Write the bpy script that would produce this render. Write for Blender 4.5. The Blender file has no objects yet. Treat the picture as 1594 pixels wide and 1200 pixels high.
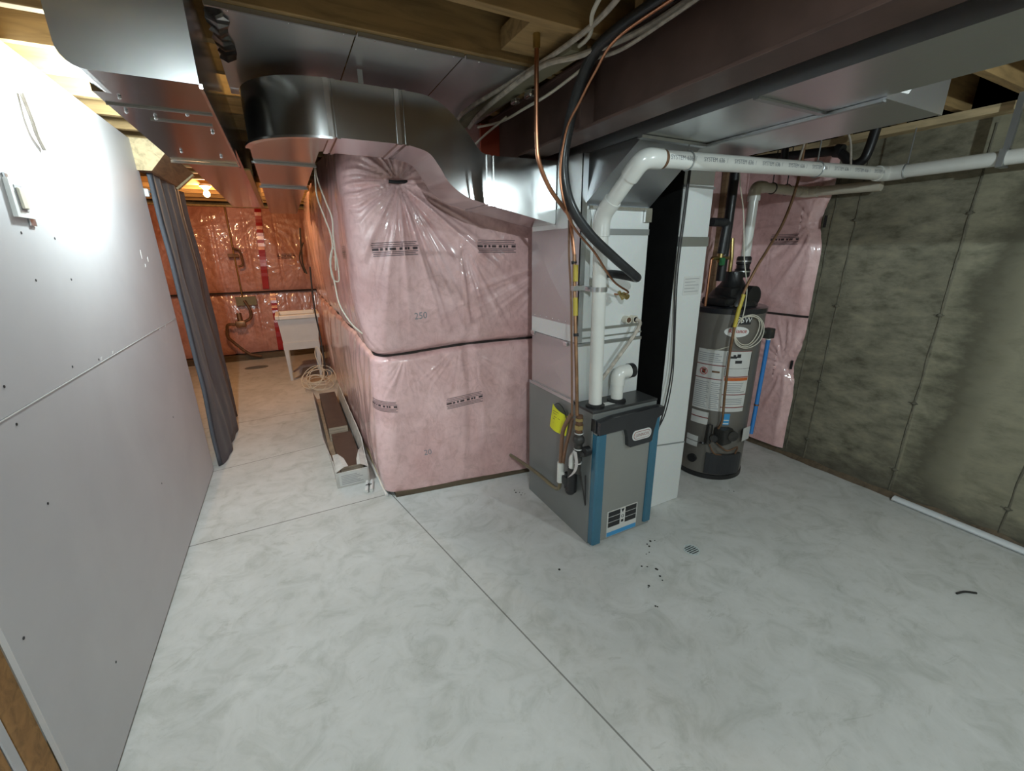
import bpy, bmesh, math, random
from math import pi, sin, cos, exp, sqrt, radians, atan2
from mathutils import Vector, Matrix, noise
random.seed(7)
C = bpy.context.scene.collection
V = Vector

# ------------------------------------------------------------------ materials
def nodes(name):
    m = bpy.data.materials.new(name); m.use_nodes = True
    nt = m.node_tree; b = nt.nodes['Principled BSDF']
    return m, nt, b
def N(nt, t, **kw):
    n = nt.nodes.new(t)
    for k, v in kw.items(): setattr(n, k, v)
    return n
def texco(nt, scale=(1, 1, 1)):
    t = N(nt, 'ShaderNodeNewGeometry'); mp = N(nt, 'ShaderNodeMapping')
    nt.links.new(t.outputs['Position'], mp.inputs['Vector']); mp.inputs['Scale'].default_value = scale
    return mp.outputs[0]
def noise_n(nt, vec, scale, detail=4, rough=.55, dist=0):
    n = N(nt, 'ShaderNodeTexNoise'); n.inputs['Scale'].default_value = scale; n.inputs['Detail'].default_value = detail
    n.inputs['Roughness'].default_value = rough; n.inputs['Distortion'].default_value = dist
    nt.links.new(vec, n.inputs['Vector']); return n.outputs['Fac']
def ramp(nt, fac, stops):
    r = N(nt, 'ShaderNodeValToRGB'); e = r.color_ramp.elements
    while len(e) > 1: e.remove(e[0])
    e[0].position = stops[0][0]; e[0].color = (*stops[0][1], 1)
    for p, c in stops[1:]:
        k = e.new(p); k.color = (*c, 1)
    nt.links.new(fac, r.inputs[0]); return r.outputs[0]
def mixc(nt, fac, a, b, mode='MIX'):
    m = N(nt, 'ShaderNodeMix', data_type='RGBA', blend_type=mode)
    def s(i, v):
        if isinstance(v, (tuple, list)): m.inputs[i].default_value = (*v, 1) if len(v) == 3 else v
        elif isinstance(v, float) or isinstance(v, int): m.inputs[i].default_value = v
        else: nt.links.new(v, m.inputs[i])
    s(0, fac); s(6, a); s(7, b); return m.outputs[2]
def bump(nt, b, h, strength=.3, dist=.01, prev=None):
    n = N(nt, 'ShaderNodeBump'); n.inputs['Strength'].default_value = strength; n.inputs['Distance'].default_value = dist
    nt.links.new(h, n.inputs['Height'])
    if prev: nt.links.new(prev, n.inputs['Normal'])
    nt.links.new(n.outputs[0], b.inputs['Normal']); return n.outputs[0]
def math_n(nt, op, a, bb=None, c=None):
    m = N(nt, 'ShaderNodeMath', operation=op)
    for i, v in enumerate((a, bb, c)):
        if v is None: continue
        if isinstance(v, (int, float)): m.inputs[i].default_value = v
        else: nt.links.new(v, m.inputs[i])
    return m.outputs[0]
def simple(name, col, rough=.5, metal=0., coat=0., var=.0, scale=8, bmp=0., bscale=40, spec=None):
    m, nt, b = nodes(name)
    b.inputs['Roughness'].default_value = rough; b.inputs['Metallic'].default_value = metal
    b.inputs['Coat Weight'].default_value = coat; b.inputs['Coat Roughness'].default_value = .15
    if spec is not None: b.inputs['Specular IOR Level'].default_value = spec
    v = texco(nt)
    f = noise_n(nt, v, scale)
    k = max(var, .03)
    lo = tuple(max(0, c * (1 - k)) for c in col); hi = tuple(min(1, c * (1 + k)) for c in col)
    nt.links.new(ramp(nt, f, [(.3, lo), (.7, hi)]), b.inputs['Base Color'])
    if bmp: bump(nt, b, noise_n(nt, v, bscale), bmp, .004)
    return m

def floor_mat():
    m, nt, b = nodes('concrete_floor')
    v = texco(nt); n1 = noise_n(nt, v, 1.3, 6, .6, .6); n2 = noise_n(nt, v, 5.5, 8, .65, 1.2); n3 = noise_n(nt, v, 22, 8, .7, .3)
    c1 = ramp(nt, n1, [(.3, (.50, .505, .485)), (.5, (.56, .56, .54)), (.72, (.61, .61, .59))])
    c2 = ramp(nt, n2, [(.30, (.80, .81, .79)), (.5, (1, 1, 1)), (.7, (1.08, 1.08, 1.09))])
    c = mixc(nt, 1., c1, c2, 'MULTIPLY')
    c3 = ramp(nt, n3, [(.25, (.86, .85, .82)), (.45, (1, 1, 1)), (1, (1.03, 1.03, 1.03))])
    c = mixc(nt, .8, c, c3, 'MULTIPLY')
    # trowel scuffs: darker ragged patches
    vs = texco(nt, (1.1, 2.6, 1)); n4 = noise_n(nt, vs, 1.9, 9, .7, 2.2)
    sc = ramp(nt, n4, [(.60, (1, 1, 1)), (.635, (.78, .78, .755)), (.69, (.96, .96, .94))])
    c = mixc(nt, .6, c, sc, 'MULTIPLY')
    # saw cut joints
    sep = N(nt, 'ShaderNodeSeparateXYZ'); g = N(nt, 'ShaderNodeNewGeometry'); nt.links.new(g.outputs['Position'], sep.inputs[0])
    X, Y = sep.outputs[0], sep.outputs[1]
    def line(a, bb, cc, w):   # |aX+bY+c| < w
        s = math_n(nt, 'ADD', math_n(nt, 'MULTIPLY', X, a), math_n(nt, 'MULTIPLY', Y, bb))
        s = math_n(nt, 'ABSOLUTE', math_n(nt, 'ADD', s, cc)); return math_n(nt, 'LESS_THAN', s, w)
    # oblique joint through (.43,2.79) and (.836,.63)
    dx, dy = .836 - .43, .63 - 2.79; L = sqrt(dx * dx + dy * dy); a, bb = dy / L, -dx / L
    j1 = math_n(nt, 'MULTIPLY', line(a, bb, -(a * .43 + bb * 2.79), .0035), math_n(nt, 'LESS_THAN', Y, 2.79))
    j2 = math_n(nt, 'MULTIPLY', line(-.012, 1, -2.755, .004), math_n(nt, 'LESS_THAN', X, .44))
    j3 = math_n(nt, 'MULTIPLY', line(-.14, 1, -3.87, .0035), math_n(nt, 'LESS_THAN', X, .44))
    j4 = line(-.05, 1, -4.9, .004)
    j = math_n(nt, 'MAXIMUM', math_n(nt, 'MAXIMUM', j1, j2), math_n(nt, 'MAXIMUM', j3, j4))
    c = mixc(nt, math_n(nt, 'MULTIPLY', j, .8), c, (.12, .115, .1))
    nt.links.new(c, b.inputs['Base Color'])
    b.inputs['Roughness'].default_value = .62; b.inputs['Specular IOR Level'].default_value = .3
    p = bump(nt, b, n2, .12, .01); p = bump(nt, b, n3, .12, .004, p)
    return m
def wall_concrete():
    m, nt, b = nodes('poured_concrete')
    v = texco(nt); n1 = noise_n(nt, v, 1.6, 6, .6, .8); vh = texco(nt, (1, 1, 2.2)); n2 = noise_n(nt, vh, 6, 9, .68, .15); n3 = noise_n(nt, vh, 40, 6, .7)
    c1 = ramp(nt, n1, [(.3, (.150, .138, .100)), (.5, (.195, .182, .132)), (.7, (.245, .228, .168))])
    c2 = ramp(nt, n2, [(.32, (.50, .49, .44)), (.5, (1, 1, 1)), (.66, (1.35, 1.34, 1.28))])
    c = mixc(nt, 1., c1, c2, 'MULTIPLY')
    sep = N(nt, 'ShaderNodeSeparateXYZ'); g = N(nt, 'ShaderNodeNewGeometry'); nt.links.new(g.outputs['Position'], sep.inputs[0])
    Y, Z = sep.outputs[1], sep.outputs[2]
    # paler yellowish tone right of the second ridge
    pale = math_n(nt, 'MULTIPLY', math_n(nt, 'LESS_THAN', Y, 1.07), .35)
    c = mixc(nt, pale, c, (.33, .31, .215))
    # diagonal damp stain on the third pour panel
    d = math_n(nt, 'ADD', math_n(nt, 'MULTIPLY', Y, 1.0), math_n(nt, 'MULTIPLY', Z, .05))
    d = math_n(nt, 'ABSOLUTE', math_n(nt, 'SUBTRACT', math_n(nt, 'ADD', d, math_n(nt, 'ADD', math_n(nt, 'MULTIPLY', n2, .30), math_n(nt, 'MULTIPLY', n1, .35))), 1.27))
    mr = N(nt, 'ShaderNodeMapRange'); mr.inputs[1].default_value = .01; mr.inputs[2].default_value = .16; mr.inputs[3].default_value = 1; mr.inputs[4].default_value = 0
    nt.links.new(d, mr.inputs[0])
    st = math_n(nt, 'MULTIPLY', mr.outputs[0], math_n(nt, 'MULTIPLY', math_n(nt, 'LESS_THAN', Y, 1.06), .68))
    c = mixc(nt, st, c, (.045, .041, .026))
    # earthy foot of the wall
    mr2 = N(nt, 'ShaderNodeMapRange'); mr2.inputs[1].default_value = .02; mr2.inputs[2].default_value = .22; mr2.inputs[3].default_value = .75; mr2.inputs[4].default_value = 0
    nt.links.new(math_n(nt, 'ADD', Z, math_n(nt, 'MULTIPLY', math_n(nt, 'SUBTRACT', n2, .5), .25)), mr2.inputs[0])
    c = mixc(nt, mr2.outputs[0], c, (.055, .048, .036))
    nt.links.new(c, b.inputs['Base Color']); b.inputs['Roughness'].default_value = .85
    p = bump(nt, b, n2, .35, .015); bump(nt, b, n3, .3, .004, p)
    return m
def wood_mat(name, col, dark=.6):
    m, nt, b = nodes(name)
    v = texco(nt, (1.2, 9, 9)); n1 = noise_n(nt, v, 3, 6, .6, .8); v2 = texco(nt); n2 = noise_n(nt, v2, 1.7, 3)
    c = ramp(nt, n1, [(.3, tuple(k * dark for k in col)), (.55, col), (.8, tuple(min(1, k * 1.15) for k in col))])
    c = mixc(nt, .6, c, ramp(nt, n2, [(.3, (.8, .75, .7)), (.7, (1.05, 1.05, 1.05))]), 'MULTIPLY')
    nt.links.new(c, b.inputs['Base Color']); b.inputs['Roughness'].default_value = .75
    bump(nt, b, n1, .15, .003); return m
def wood_y(name, col, dark=.6):
    m, nt, b = nodes(name)
    v = texco(nt, (9, 1.2, 9)); n1 = noise_n(nt, v, 3, 6, .6, .8)
    c = ramp(nt, n1, [(.3, tuple(k * dark for k in col)), (.55, col), (.8, tuple(min(1, k * 1.15) for k in col))])
    nt.links.new(c, b.inputs['Base Color']); b.inputs['Roughness'].default_value = .75
    bump(nt, b, n1, .15, .003); return m
def sheet_metal(name, col=(.60, .62, .63), rough=.26, wob=.10, metal=1.):
    m, nt, b = nodes(name)
    v = texco(nt); n1 = noise_n(nt, v, 2.6, 2, .5); n2 = noise_n(nt, v, 60, 3, .6)
    vo = N(nt, 'ShaderNodeTexVoronoi'); vo.inputs['Scale'].default_value = 90; nt.links.new(v, vo.inputs['Vector'])
    c = mixc(nt, .03, col, vo.outputs['Color'], 'MULTIPLY')
    n3 = noise_n(nt, v, 3, 3, .5)
    c = mixc(nt, .5, c, ramp(nt, n3, [(.2, (.90, .90, .90)), (.8, (1, 1, 1))]), 'MULTIPLY')
    nt.links.new(c, b.inputs['Base Color']); b.inputs['Metallic'].default_value = metal
    mr = N(nt, 'ShaderNodeMapRange'); mr.inputs[3].default_value = rough * .9; mr.inputs[4].default_value = rough * 1.12
    nt.links.new(n3, mr.inputs[0]); nt.links.new(mr.outputs[0], b.inputs['Roughness'])
    bump(nt, b, n1, wob, .08)
    return m
def poly_pink(name, col, col2, rough=.45, coat=1., crink=.45):
    m, nt, b = nodes(name)
    v = texco(nt); n1 = noise_n(nt, v, 3.2, 6, .6, .8); n2 = noise_n(nt, v, 14, 8, .7, 1.0)
    c = ramp(nt, n1, [(.3, col2), (.65, col)])
    c = mixc(nt, .7, c, ramp(nt, n2, [(.32, (.78, .72, .70)), (.5, (1, 1, 1)), (.72, (1.12, 1.16, 1.16))]), 'MULTIPLY')
    nt.links.new(c, b.inputs['Base Color']); b.inputs['Roughness'].default_value = rough
    b.inputs['Coat Weight'].default_value = coat; b.inputs['Coat Roughness'].default_value = .10
    vs = texco(nt, (1, 1, .5)); n3 = noise_n(nt, vs, 9, 3, .5, 1.5)
    p = bump(nt, b, n3, crink, .015); bump(nt, b, n2, .10, .006, p)
    return m
def fabric_mat():
    m, nt, b = nodes('charcoal_curtain_fabric')
    v = texco(nt, (1, 1, 1)); n = noise_n(nt, v, 160, 3); n2 = noise_n(nt, v, 4, 3)
    nt.links.new(ramp(nt, n2, [(.3, (.045, .035, .040)), (.7, (.066, .054, .060))]), b.inputs['Base Color'])
    b.inputs['Roughness'].default_value = .85; b.inputs['Sheen Weight'].default_value = .12
    bump(nt, b, n, .25, .002); return m
def drywall_mat():
    m, nt, b = nodes('unpainted_drywall')
    v = texco(nt); n = noise_n(nt, v, 1.5, 5, .6, .4); n2 = noise_n(nt, v, 120, 2)
    nt.links.new(ramp(nt, n, [(.3, (.50, .49, .50)), (.7, (.57, .56, .565))]), b.inputs['Base Color'])
    b.inputs['Roughness'].default_value = .5; b.inputs['Specular IOR Level'].default_value = .5
    bump(nt, b, n2, .06, .001); return m
def emit(name, col, s):
    m, nt, b = nodes(name)
    b.inputs['Emission Color'].default_value = (*col, 1); b.inputs['Emission Strength'].default_value = s
    b.inputs['Base Color'].default_value = (*col, 1); b.inputs['Alpha'].default_value = .12; return m   # thin clear glass around the filament glow

M = dict(
    floor=floor_mat(), concrete=wall_concrete(), drywall=drywall_mat(),
    metal=sheet_metal('galvanized_steel', (.66, .675, .69), .31, .03, .93), metal_satin=sheet_metal('satin_galvanized', (.86, .885, .88), .45, .03, .30),
    metal_pan=sheet_metal('joist_pan_steel', (.70, .71, .73), .36, .05, .85),
    mirror=sheet_metal('bright_duct_steel', (.56, .56, .55), .19, .025, 1.),
    metal_dark=sheet_metal('dull_zinc', (.46, .48, .49), .38, .03, .8),
    wood=wood_mat('spruce_lumber', (.40, .26, .11)), woody=wood_y('spruce_lumber_lengthwise', (.50, .36, .19)),
    wood_brown=wood_y('brown_lumber', (.28, .18, .10)), subfloor=wood_mat('subfloor_panel', (.20, .125, .06)),  # brown tone also carries the shade on the header board
    plate=wood_mat('dark_bottom_plate', (.13, .095, .06)), stud=wood_mat('amber_stud', (.40, .21, .07)),  # bottom plate is one dark brown with grain
    pale_wood=wood_y('pale_lumber', (.62, .48, .28)),  # pale tone also carries the lamplight on the header end
    primer=simple('red_oxide_primer', (.090, .052, .042), .55, 0, .1, .25, 6, .15, 30),
    pink=poly_pink('pink_batt_under_clear_poly', (.88, .585, .58), (.72, .43, .425)),
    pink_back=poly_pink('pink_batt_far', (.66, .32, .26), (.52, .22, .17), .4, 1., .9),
    pvc=simple('white_pvc', (.74, .74, .70), .28, 0, .4, .05), pvc_dirty=simple('cream_pvc', (.62, .58, .48), .4, 0, .1, .1),
    black=simple('black_rubber', (.012, .012, .013), .45, 0, .1, .2), black_foam=simple('black_foam_sleeve', (.018, .019, .021), .5, 0, .25, .3, 30, .3, 80),
    black_matte=simple('shaded_side_black', (.008, .008, .008), .9, 0, 0, .2, 8, 0, 40, .1),  # shade on the return duct side, put into the colour
    black_plastic=simple('glossy_black_plastic', (.015, .016, .02), .3, 0, .5, .1),
    cab=simple('charcoal_furnace_paint', (.215, .225, .22), .42, .2, 0, .06, 3), door_grey=simple('silver_grey_paint', (.30, .305, .29), .4, .3, 0, .04, 3),
    top_grey=simple('dark_top_panel', (.075, .075, .075), .32, .4, 0, .1), blue=simple('teal_blue_trim', (.030, .135, .215), .25, 0, .5, .06),
    white=simple('white_plastic', (.72, .72, .70), .4, 0, .2, .04), paper=simple('white_paper_label', (.62, .62, .60), .6, 0, 0, .05),
    paper_grey=simple('print_grey', (.30, .30, .31), .6), ink=simple('black_print', (.02, .02, .022), .6), ink_soft=simple('faded_black_print', (.07, .045, .05), .55),
    ink_grey=simple('grey_pipe_print', (.25, .26, .28), .6), red_ink=simple('red_print', (.45, .03, .03), .5), red_dark=simple('dark_red_print', (.22, .03, .03), .5),
    orange_ink=simple('orange_print', (.55, .13, .03), .5), energy=simple('sky_blue_sticker', (.05, .30, .60), .45),
    blue_pipe=simple('blue_pex_pipe', (.03, .20, .55), .35, 0, .3, .05),
    copper=simple('copper_tube', (.45, .21, .12), .36, 1., 0, .12), copper_dull=simple('tarnished_copper', (.33, .19, .11), .42, .8, 0, .25, 20),
    brass=simple('brass_fitting', (.50, .38, .16), .35, 1.), iron=simple('black_iron_fitting', (.05, .048, .045), .45, .4, 0, .2, 25, .2, 60),
    yellow=simple('yellow_tag', (.80, .80, .02), .5, 0, 0, .05), yellow_pipe=simple('yellow_pipe_coating', (.55, .43, .06), .45),
    hose=simple('olive_vinyl_hose', (.16, .13, .07), .35, 0, .3, .15), brown_hose=simple('brown_vinyl_hose', (.20, .10, .055), .3, 0, .4, .1),
    heater=simple('taupe_tank_paint', (.165, .152, .135), .42, .15, .1, .05, 3),
    cable=simple('cream_cable', (.66, .62, .52), .5), cable_grey=simple('dusty_grey_cable', (.45, .40, .34), .7, 0, 0, .3, 30),
    dark_wire=simple('dark_wire', (.03, .028, .028), .5), tape=simple('red_sheathing_tape', (.42, .015, .02), .3, 0, .6, .1),
    curtain=fabric_mat(), tub=simple('grey_white_tub_plastic', (.60, .60, .60), .45, 0, .1, .03), rim=simple('tub_rim_plastic', (.70, .68, .64), .4),
    carton=simple('white_carton', (.55, .53, .50), .8, 0, 0, .15, 12), kraft=simple('torn_kraft_board', (.33, .25, .18), .9, 0, 0, .25, 20),
    tile=simple('brown_tile_face', (.060, .042, .036), .42, 0, .1, .2, 14), tile_edge=simple('tile_edge', (.42, .34, .26), .7),
    foam=simple('white_foam_strip', (.66, .68, .70), .7, 0, 0, .05), grate=simple('pale_drain_grate', (.60, .66, .66), .4, .2),
    shadow_gap=simple('seam_gap_dark', (.03, .022, .02), .9), ridge=simple('dark_pour_line', (.125, .115, .085), .9, 0, 0, .3, 20), foil=sheet_metal('aluminium_foil_tape', (.78, .78, .78), .22, .3),
    crumb=simple('dark_crumbs', (.03, .028, .025), .9), rust=simple('rust_brown_metal', (.17, .09, .05), .6, .4, 0, .3, 25),
    red_paint=simple('red_post_paint', (.42, .07, .035), .45, 0, .1, .1), green=simple('green_valve_handle', (.03, .16, .06), .4),
    rafter_dark=simple('old_grey_board', (.22, .20, .13), .8, 0, 0, .2),
    bulb_cool=emit('lit_bulb_neutral', (1, .93, .84), 150), bulb_warm=emit('lit_bulb_warm', (1, .62, .25), 120),
    grey_grate=simple('grey_cast_grate', (.20, .18, .15), .6, .3),
)

# ------------------------------------------------------------------ mesh helpers
class MB:
    def __init__(s): s.v = []; s.f = []; s.smooth = []
    def add(s, vs, fs, sm=False):
        o = len(s.v); s.v += [V(p) for p in vs]; s.f += [tuple(i + o for i in f) for f in fs]; s.smooth += [sm] * len(fs); return s
    def box(s, a, b, bev=0.):
        x0, y0, z0 = [min(a[i], b[i]) for i in range(3)]; x1, y1, z1 = [max(a[i], b[i]) for i in range(3)]
        if bev:
            bm = bmesh.new(); bmesh.ops.create_cube(bm, size=1)
            for v in bm.verts: v.co = V(((x0 + x1) / 2 + v.co.x * (x1 - x0), (y0 + y1) / 2 + v.co.y * (y1 - y0), (z0 + z1) / 2 + v.co.z * (z1 - z0)))
            bmesh.ops.bevel(bm, geom=bm.edges[:], offset=bev, segments=2, profile=.5, affect='EDGES')
            bm.verts.index_update(); s.add([v.co.copy() for v in bm.verts], [[v.index for v in f.verts] for f in bm.faces], False); bm.free(); return s
        return s.add([(x0, y0, z0), (x1, y0, z0), (x1, y1, z0), (x0, y1, z0), (x0, y0, z1), (x1, y0, z1), (x1, y1, z1), (x0, y1, z1)],
                     [(0, 3, 2, 1), (4, 5, 6, 7), (0, 1, 5, 4), (1, 2, 6, 5), (2, 3, 7, 6), (3, 0, 4, 7)])
    def hexa(s, p):   # eight points, bottom loop then top loop
        return s.add(p, [(0, 3, 2, 1), (4, 5, 6, 7), (0, 1, 5, 4), (1, 2, 6, 5), (2, 3, 7, 6), (3, 0, 4, 7)])
    def loft(s, secs, cap=True, sm=False, closed=True):
        n = len(secs[0]); vs = [p for q in secs for p in q]; fs = []
        for i in range(len(secs) - 1):
            for j in range(n if closed else n - 1):
                k = (j + 1) % n; fs.append((i * n + j, i * n + k, (i + 1) * n + k, (i + 1) * n + j))
        if cap: fs.append(tuple(range(n - 1, -1, -1))); fs.append(tuple((len(secs) - 1) * n + j for j in range(n)))
        return s.add(vs, fs, sm)
    def tube(s, pts, r, seg=12, cap=True):
        pts = [V(p) for p in pts]; n = len(pts)
        rs = r if isinstance(r, (list, tuple)) else [r] * n
        T = []
        for i in range(n):
            a = pts[max(0, i - 1)]; b = pts[min(n - 1, i + 1)]; T.append((b - a).normalized())
        u = T[0].orthogonal().normalized(); rings = []
        for i in range(n):
            u = (u - T[i] * u.dot(T[i]))
            u = u.normalized() if u.length > 1e-6 else T[i].orthogonal().normalized()
            w = T[i].cross(u)
            rings.append([pts[i] + (u * cos(2 * pi * k / seg) + w * sin(2 * pi * k / seg)) * rs[i] for k in range(seg)])
        return s.loft(rings, cap, True)
    def cyl(s, a, b, r, seg=20, r2=None):
        return s.tube([a, b], [r, r if r2 is None else r2], seg)
    def lathe(s, prof, c, seg=48):   # prof: (r, z)
        rings = [[(c[0] + r * cos(2 * pi * k / seg), c[1] + r * sin(2 * pi * k / seg), c[2] + z) for k in range(seg)] for r, z in prof]
        return s.loft(rings, True, True)
    def sphere(s, c, r, seg=16, sz=1.):
        prof = [(max(1e-4, r * sin(pi * i / 10)), -r * sz * cos(pi * i / 10)) for i in range(11)]
        return s.lathe(prof, c, seg)
    def prism(s, poly, axis, a, b):   # poly in the two other axes
        def P(q, t):
            l = list(q); l.insert(axis, t); return tuple(l)
        return s.loft([[P(q, a) for q in poly], [P(q, b) for q in poly]])

def smooth_pts(pts, n=8):
    P = [V(p) for p in pts]; P = [P[0] * 2 - P[1]] + P + [P[-1] * 2 - P[-2]]; out = []
    for i in range(1, len(P) - 2):
        for k in range(n):
            t = k / n; a, b, c, d = P[i - 1:i + 3]
            out.append(.5 * ((2 * b) + (c - a) * t + (2 * a - 5 * b + 4 * c - d) * t * t + (3 * b - a - 3 * c + d) * t ** 3))
    out.append(P[-2]); return out
def fillet(pts, rad, n=7):
    P = [V(p) for p in pts]; out = [P[0]]
    for i in range(1, len(P) - 1):
        a = (P[i - 1] - P[i]); b = (P[i + 1] - P[i]); r = min(rad, a.length * .49, b.length * .49)
        p0 = P[i] + a.normalized() * r; p2 = P[i] + b.normalized() * r
        for k in range(n + 1):
            t = k / n; out.append((1 - t) ** 2 * p0 + 2 * t * (1 - t) * P[i] + t * t * p2)
    out.append(P[-1]); return out

def root_loc(o):
    while o.parent: o = o.parent
    return o.location.copy()
def link_mesh(name, mb, mat, origin, weld=True, sharp=35):
    me = bpy.data.meshes.new(name)
    me.from_pydata([tuple(p - origin) for p in mb.v], [], mb.f); me.update()
    bm = bmesh.new(); bm.from_mesh(me)
    bmesh.ops.recalc_face_normals(bm, faces=bm.faces[:]); bm.to_mesh(me); bm.free()
    me.polygons.foreach_set('use_smooth', mb.smooth)
    if any(mb.smooth):
        try: me.set_sharp_from_angle(angle=radians(sharp))
        except Exception: pass
    me.materials.append(M[mat] if isinstance(mat, str) else mat)
    o = bpy.data.objects.new(name, me); C.objects.link(o); return o
def part(name, mb, mat, parent, label=None, sharp=35):
    o = link_mesh(name, mb, mat, root_loc(parent), sharp=sharp); o.parent = parent
    if label: o['label'] = label
    return o
def tag(o, label, cat, group=None):
    o['label'] = label; o['category'] = cat
    if group: o['group'] = group
    return o
def thing(name, label, cat, loc=(0, 0, 0), group=None):
    o = bpy.data.objects.new(name, None); C.objects.link(o); o.location = loc; o.empty_display_size = .1
    return tag(o, label, cat, group)
def single(name, mb, mat, label, cat, group=None, sharp=35):
    lo = V((min(p[i] for p in mb.v) for i in range(3))); hi = V((max(p[i] for p in mb.v) for i in range(3)))
    org = V(((lo.x + hi.x) / 2, (lo.y + hi.y) / 2, lo.z))
    o = link_mesh(name, mb, mat, org, sharp=sharp); o.location = org
    return tag(o, label, cat, group)
def struct(name, mb, mat, parent=None):
    if parent is not None: return part(name, mb, mat, parent)
    o = link_mesh(name, mb, mat, V((0, 0, 0))); o['kind'] = 'structure'; return o
def copy_tree(o, parent=None):
    c = o.copy(); C.objects.link(c); c.parent = parent
    for ch in list(o.children): copy_tree(ch, c)
    return c

def text_mb(s, size, f, extr=.0, align='CENTER'):
    """lettering laid onto a surface: f(u, v) -> point"""
    cu = bpy.data.curves.new('t', 'FONT'); cu.body = s; cu.size = size; cu.align_x = align; cu.align_y = 'CENTER'; cu.resolution_u = 3
    o = bpy.data.objects.new('t', cu); C.objects.link(o); bpy.context.view_layer.update()
    me = bpy.data.meshes.new_from_object(o.evaluated_get(bpy.context.evaluated_depsgraph_get()))
    mb = MB(); mb.add([f(v.co.x, v.co.y) for v in me.vertices], [tuple(p.vertices) for p in me.polygons])
    bpy.data.objects.remove(o); bpy.data.curves.remove(cu); bpy.data.meshes.remove(me); return mb
def strip_on(mb, f, u0, u1, v0, v1, n=8):
    vs = []; 
    for i in range(n + 1):
        u = u0 + (u1 - u0) * i / n; vs += [f(u, v0), f(u, v1)]
    mb.add(vs, [(2 * i, 2 * i + 2, 2 * i + 3, 2 * i + 1) for i in range(n)])

# ------------------------------------------------------------------ camera
cam_d = bpy.data.cameras.new('camera'); cam = bpy.data.objects.new('camera', cam_d); C.objects.link(cam)
f_px = 655.; cam_d.sensor_width = 36; cam_d.lens = 36 * f_px / 1594; cam_d.clip_start = .01
ry = V((440 - 797, 203, -f_px)).normalized(); up = V((-23, 2076, 655)).normalized(); rz = (up - ry * ry.dot(up)).normalized(); rx = ry.cross(rz)
cam.matrix_world = Matrix(((rx.x, rx.y, rx.z, 0), (ry.x, ry.y, ry.z, 0), (rz.x, rz.y, rz.z, 1.642), (0, 0, 0, 1)))
bpy.context.scene.camera = cam

JB = 2.365     # underside of the joists
# ------------------------------------------------------------------ setting
struct('floor', MB().box((-3, -2.6, -.1), (3.7, 8.3, 0)), 'floor')
struct('ceiling', MB().box((-3, -2.6, JB + .24), (3.7, 8.3, JB + .30)), 'subfloor')
# right wall with pour ridges
def right_wall():
    mb = MB(); ys = [-2.6, -.04 - .58, -.04, .54, 1.08, 1.645, 1.86, 2.6, 8.3]
    mb.box((3.5, -2.6, 0), (3.7, 8.3, 2.31))
    return mb
struct('wall_right', right_wall(), 'concrete')
rw = bpy.data.objects['wall_right']
def ridge(y, lean=0.):
    mb = MB(); secs = []
    for i in range(60):
        z = .03 + i * (2.25 / 59); yy = y + .006 * noise.noise(V((y * 9, 0, z * 7))); h = .006 + .004 * noise.noise(V((y * 3, 5, z * 15))); w = .007 + .003 * noise.noise(V((3, y, z * 11)))
        secs.append([(3.502, yy - w, z), (3.5 - h, yy, z), (3.502, yy + w, z)])
    mb.loft(secs, True, True); return mb
def ties(y, zs):
    mb = MB()
    for z in zs:
        mb.lathe([(.001, -.010), (.011, -.008), (.015, 0), (.011, .008), (.001, .010)], (3.497, y, z), 12)
        mb.box((3.496, y - .02, z - .003), (3.502, y + .03, z + .003))
    return mb
for y in (-.05, .55, 1.08, 1.645, 1.79): part('form_ridge', ridge(y), 'ridge', rw)
for y in (-.05, .55, 1.08, 1.645): part('form_tie', ties(y, (.20, .68, 1.25, 1.83)), 'ridge', rw)
mb = MB()   # crumbled dirt line along the wall foot
secs = []
for i in range(90):
    y = -1 + i * 3.3 / 89; r = .022 + .014 * noise.noise(V((y * 8, 1, 2)))
    secs.append([(3.5, y, .0), (3.5, y, r * 1.5), (3.5 - r * .6, y, r * .7), (3.5 - r * 1.3, y, .001)])
mb.loft(secs, True, True); d = single('wall_foot_dirt', mb, 'plate', 'line of dark soil and crumbs along the foot of the bare concrete wall', 'dirt'); d['kind'] = 'stuff'
struct('trim_1', MB().box((3.40, -2.6, 2.31), (3.56, 8.3, 2.35)), 'pale_wood')          # sill plate on the wall
struct('wall_back', MB().box((-3, 8.15, 0), (3.7, 8.3, 2.6)), 'concrete')
struct('wall_near', MB().box((-3, -2.6, 0), (3.7, -2.45, 2.6)), 'subfloor')
struct('wall_far_left', MB().box((-3, -2.6, 0), (-2.85, 8.3, 2.6)), 'concrete')
struct('wall_inner', MB().box((.62, 2.88, 0), (3.5, 2.98, 2.36)).box((.62, 2.88, 0), (.70, 7.2, 2.36)), 'drywall')   # framed room behind the batts
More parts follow.
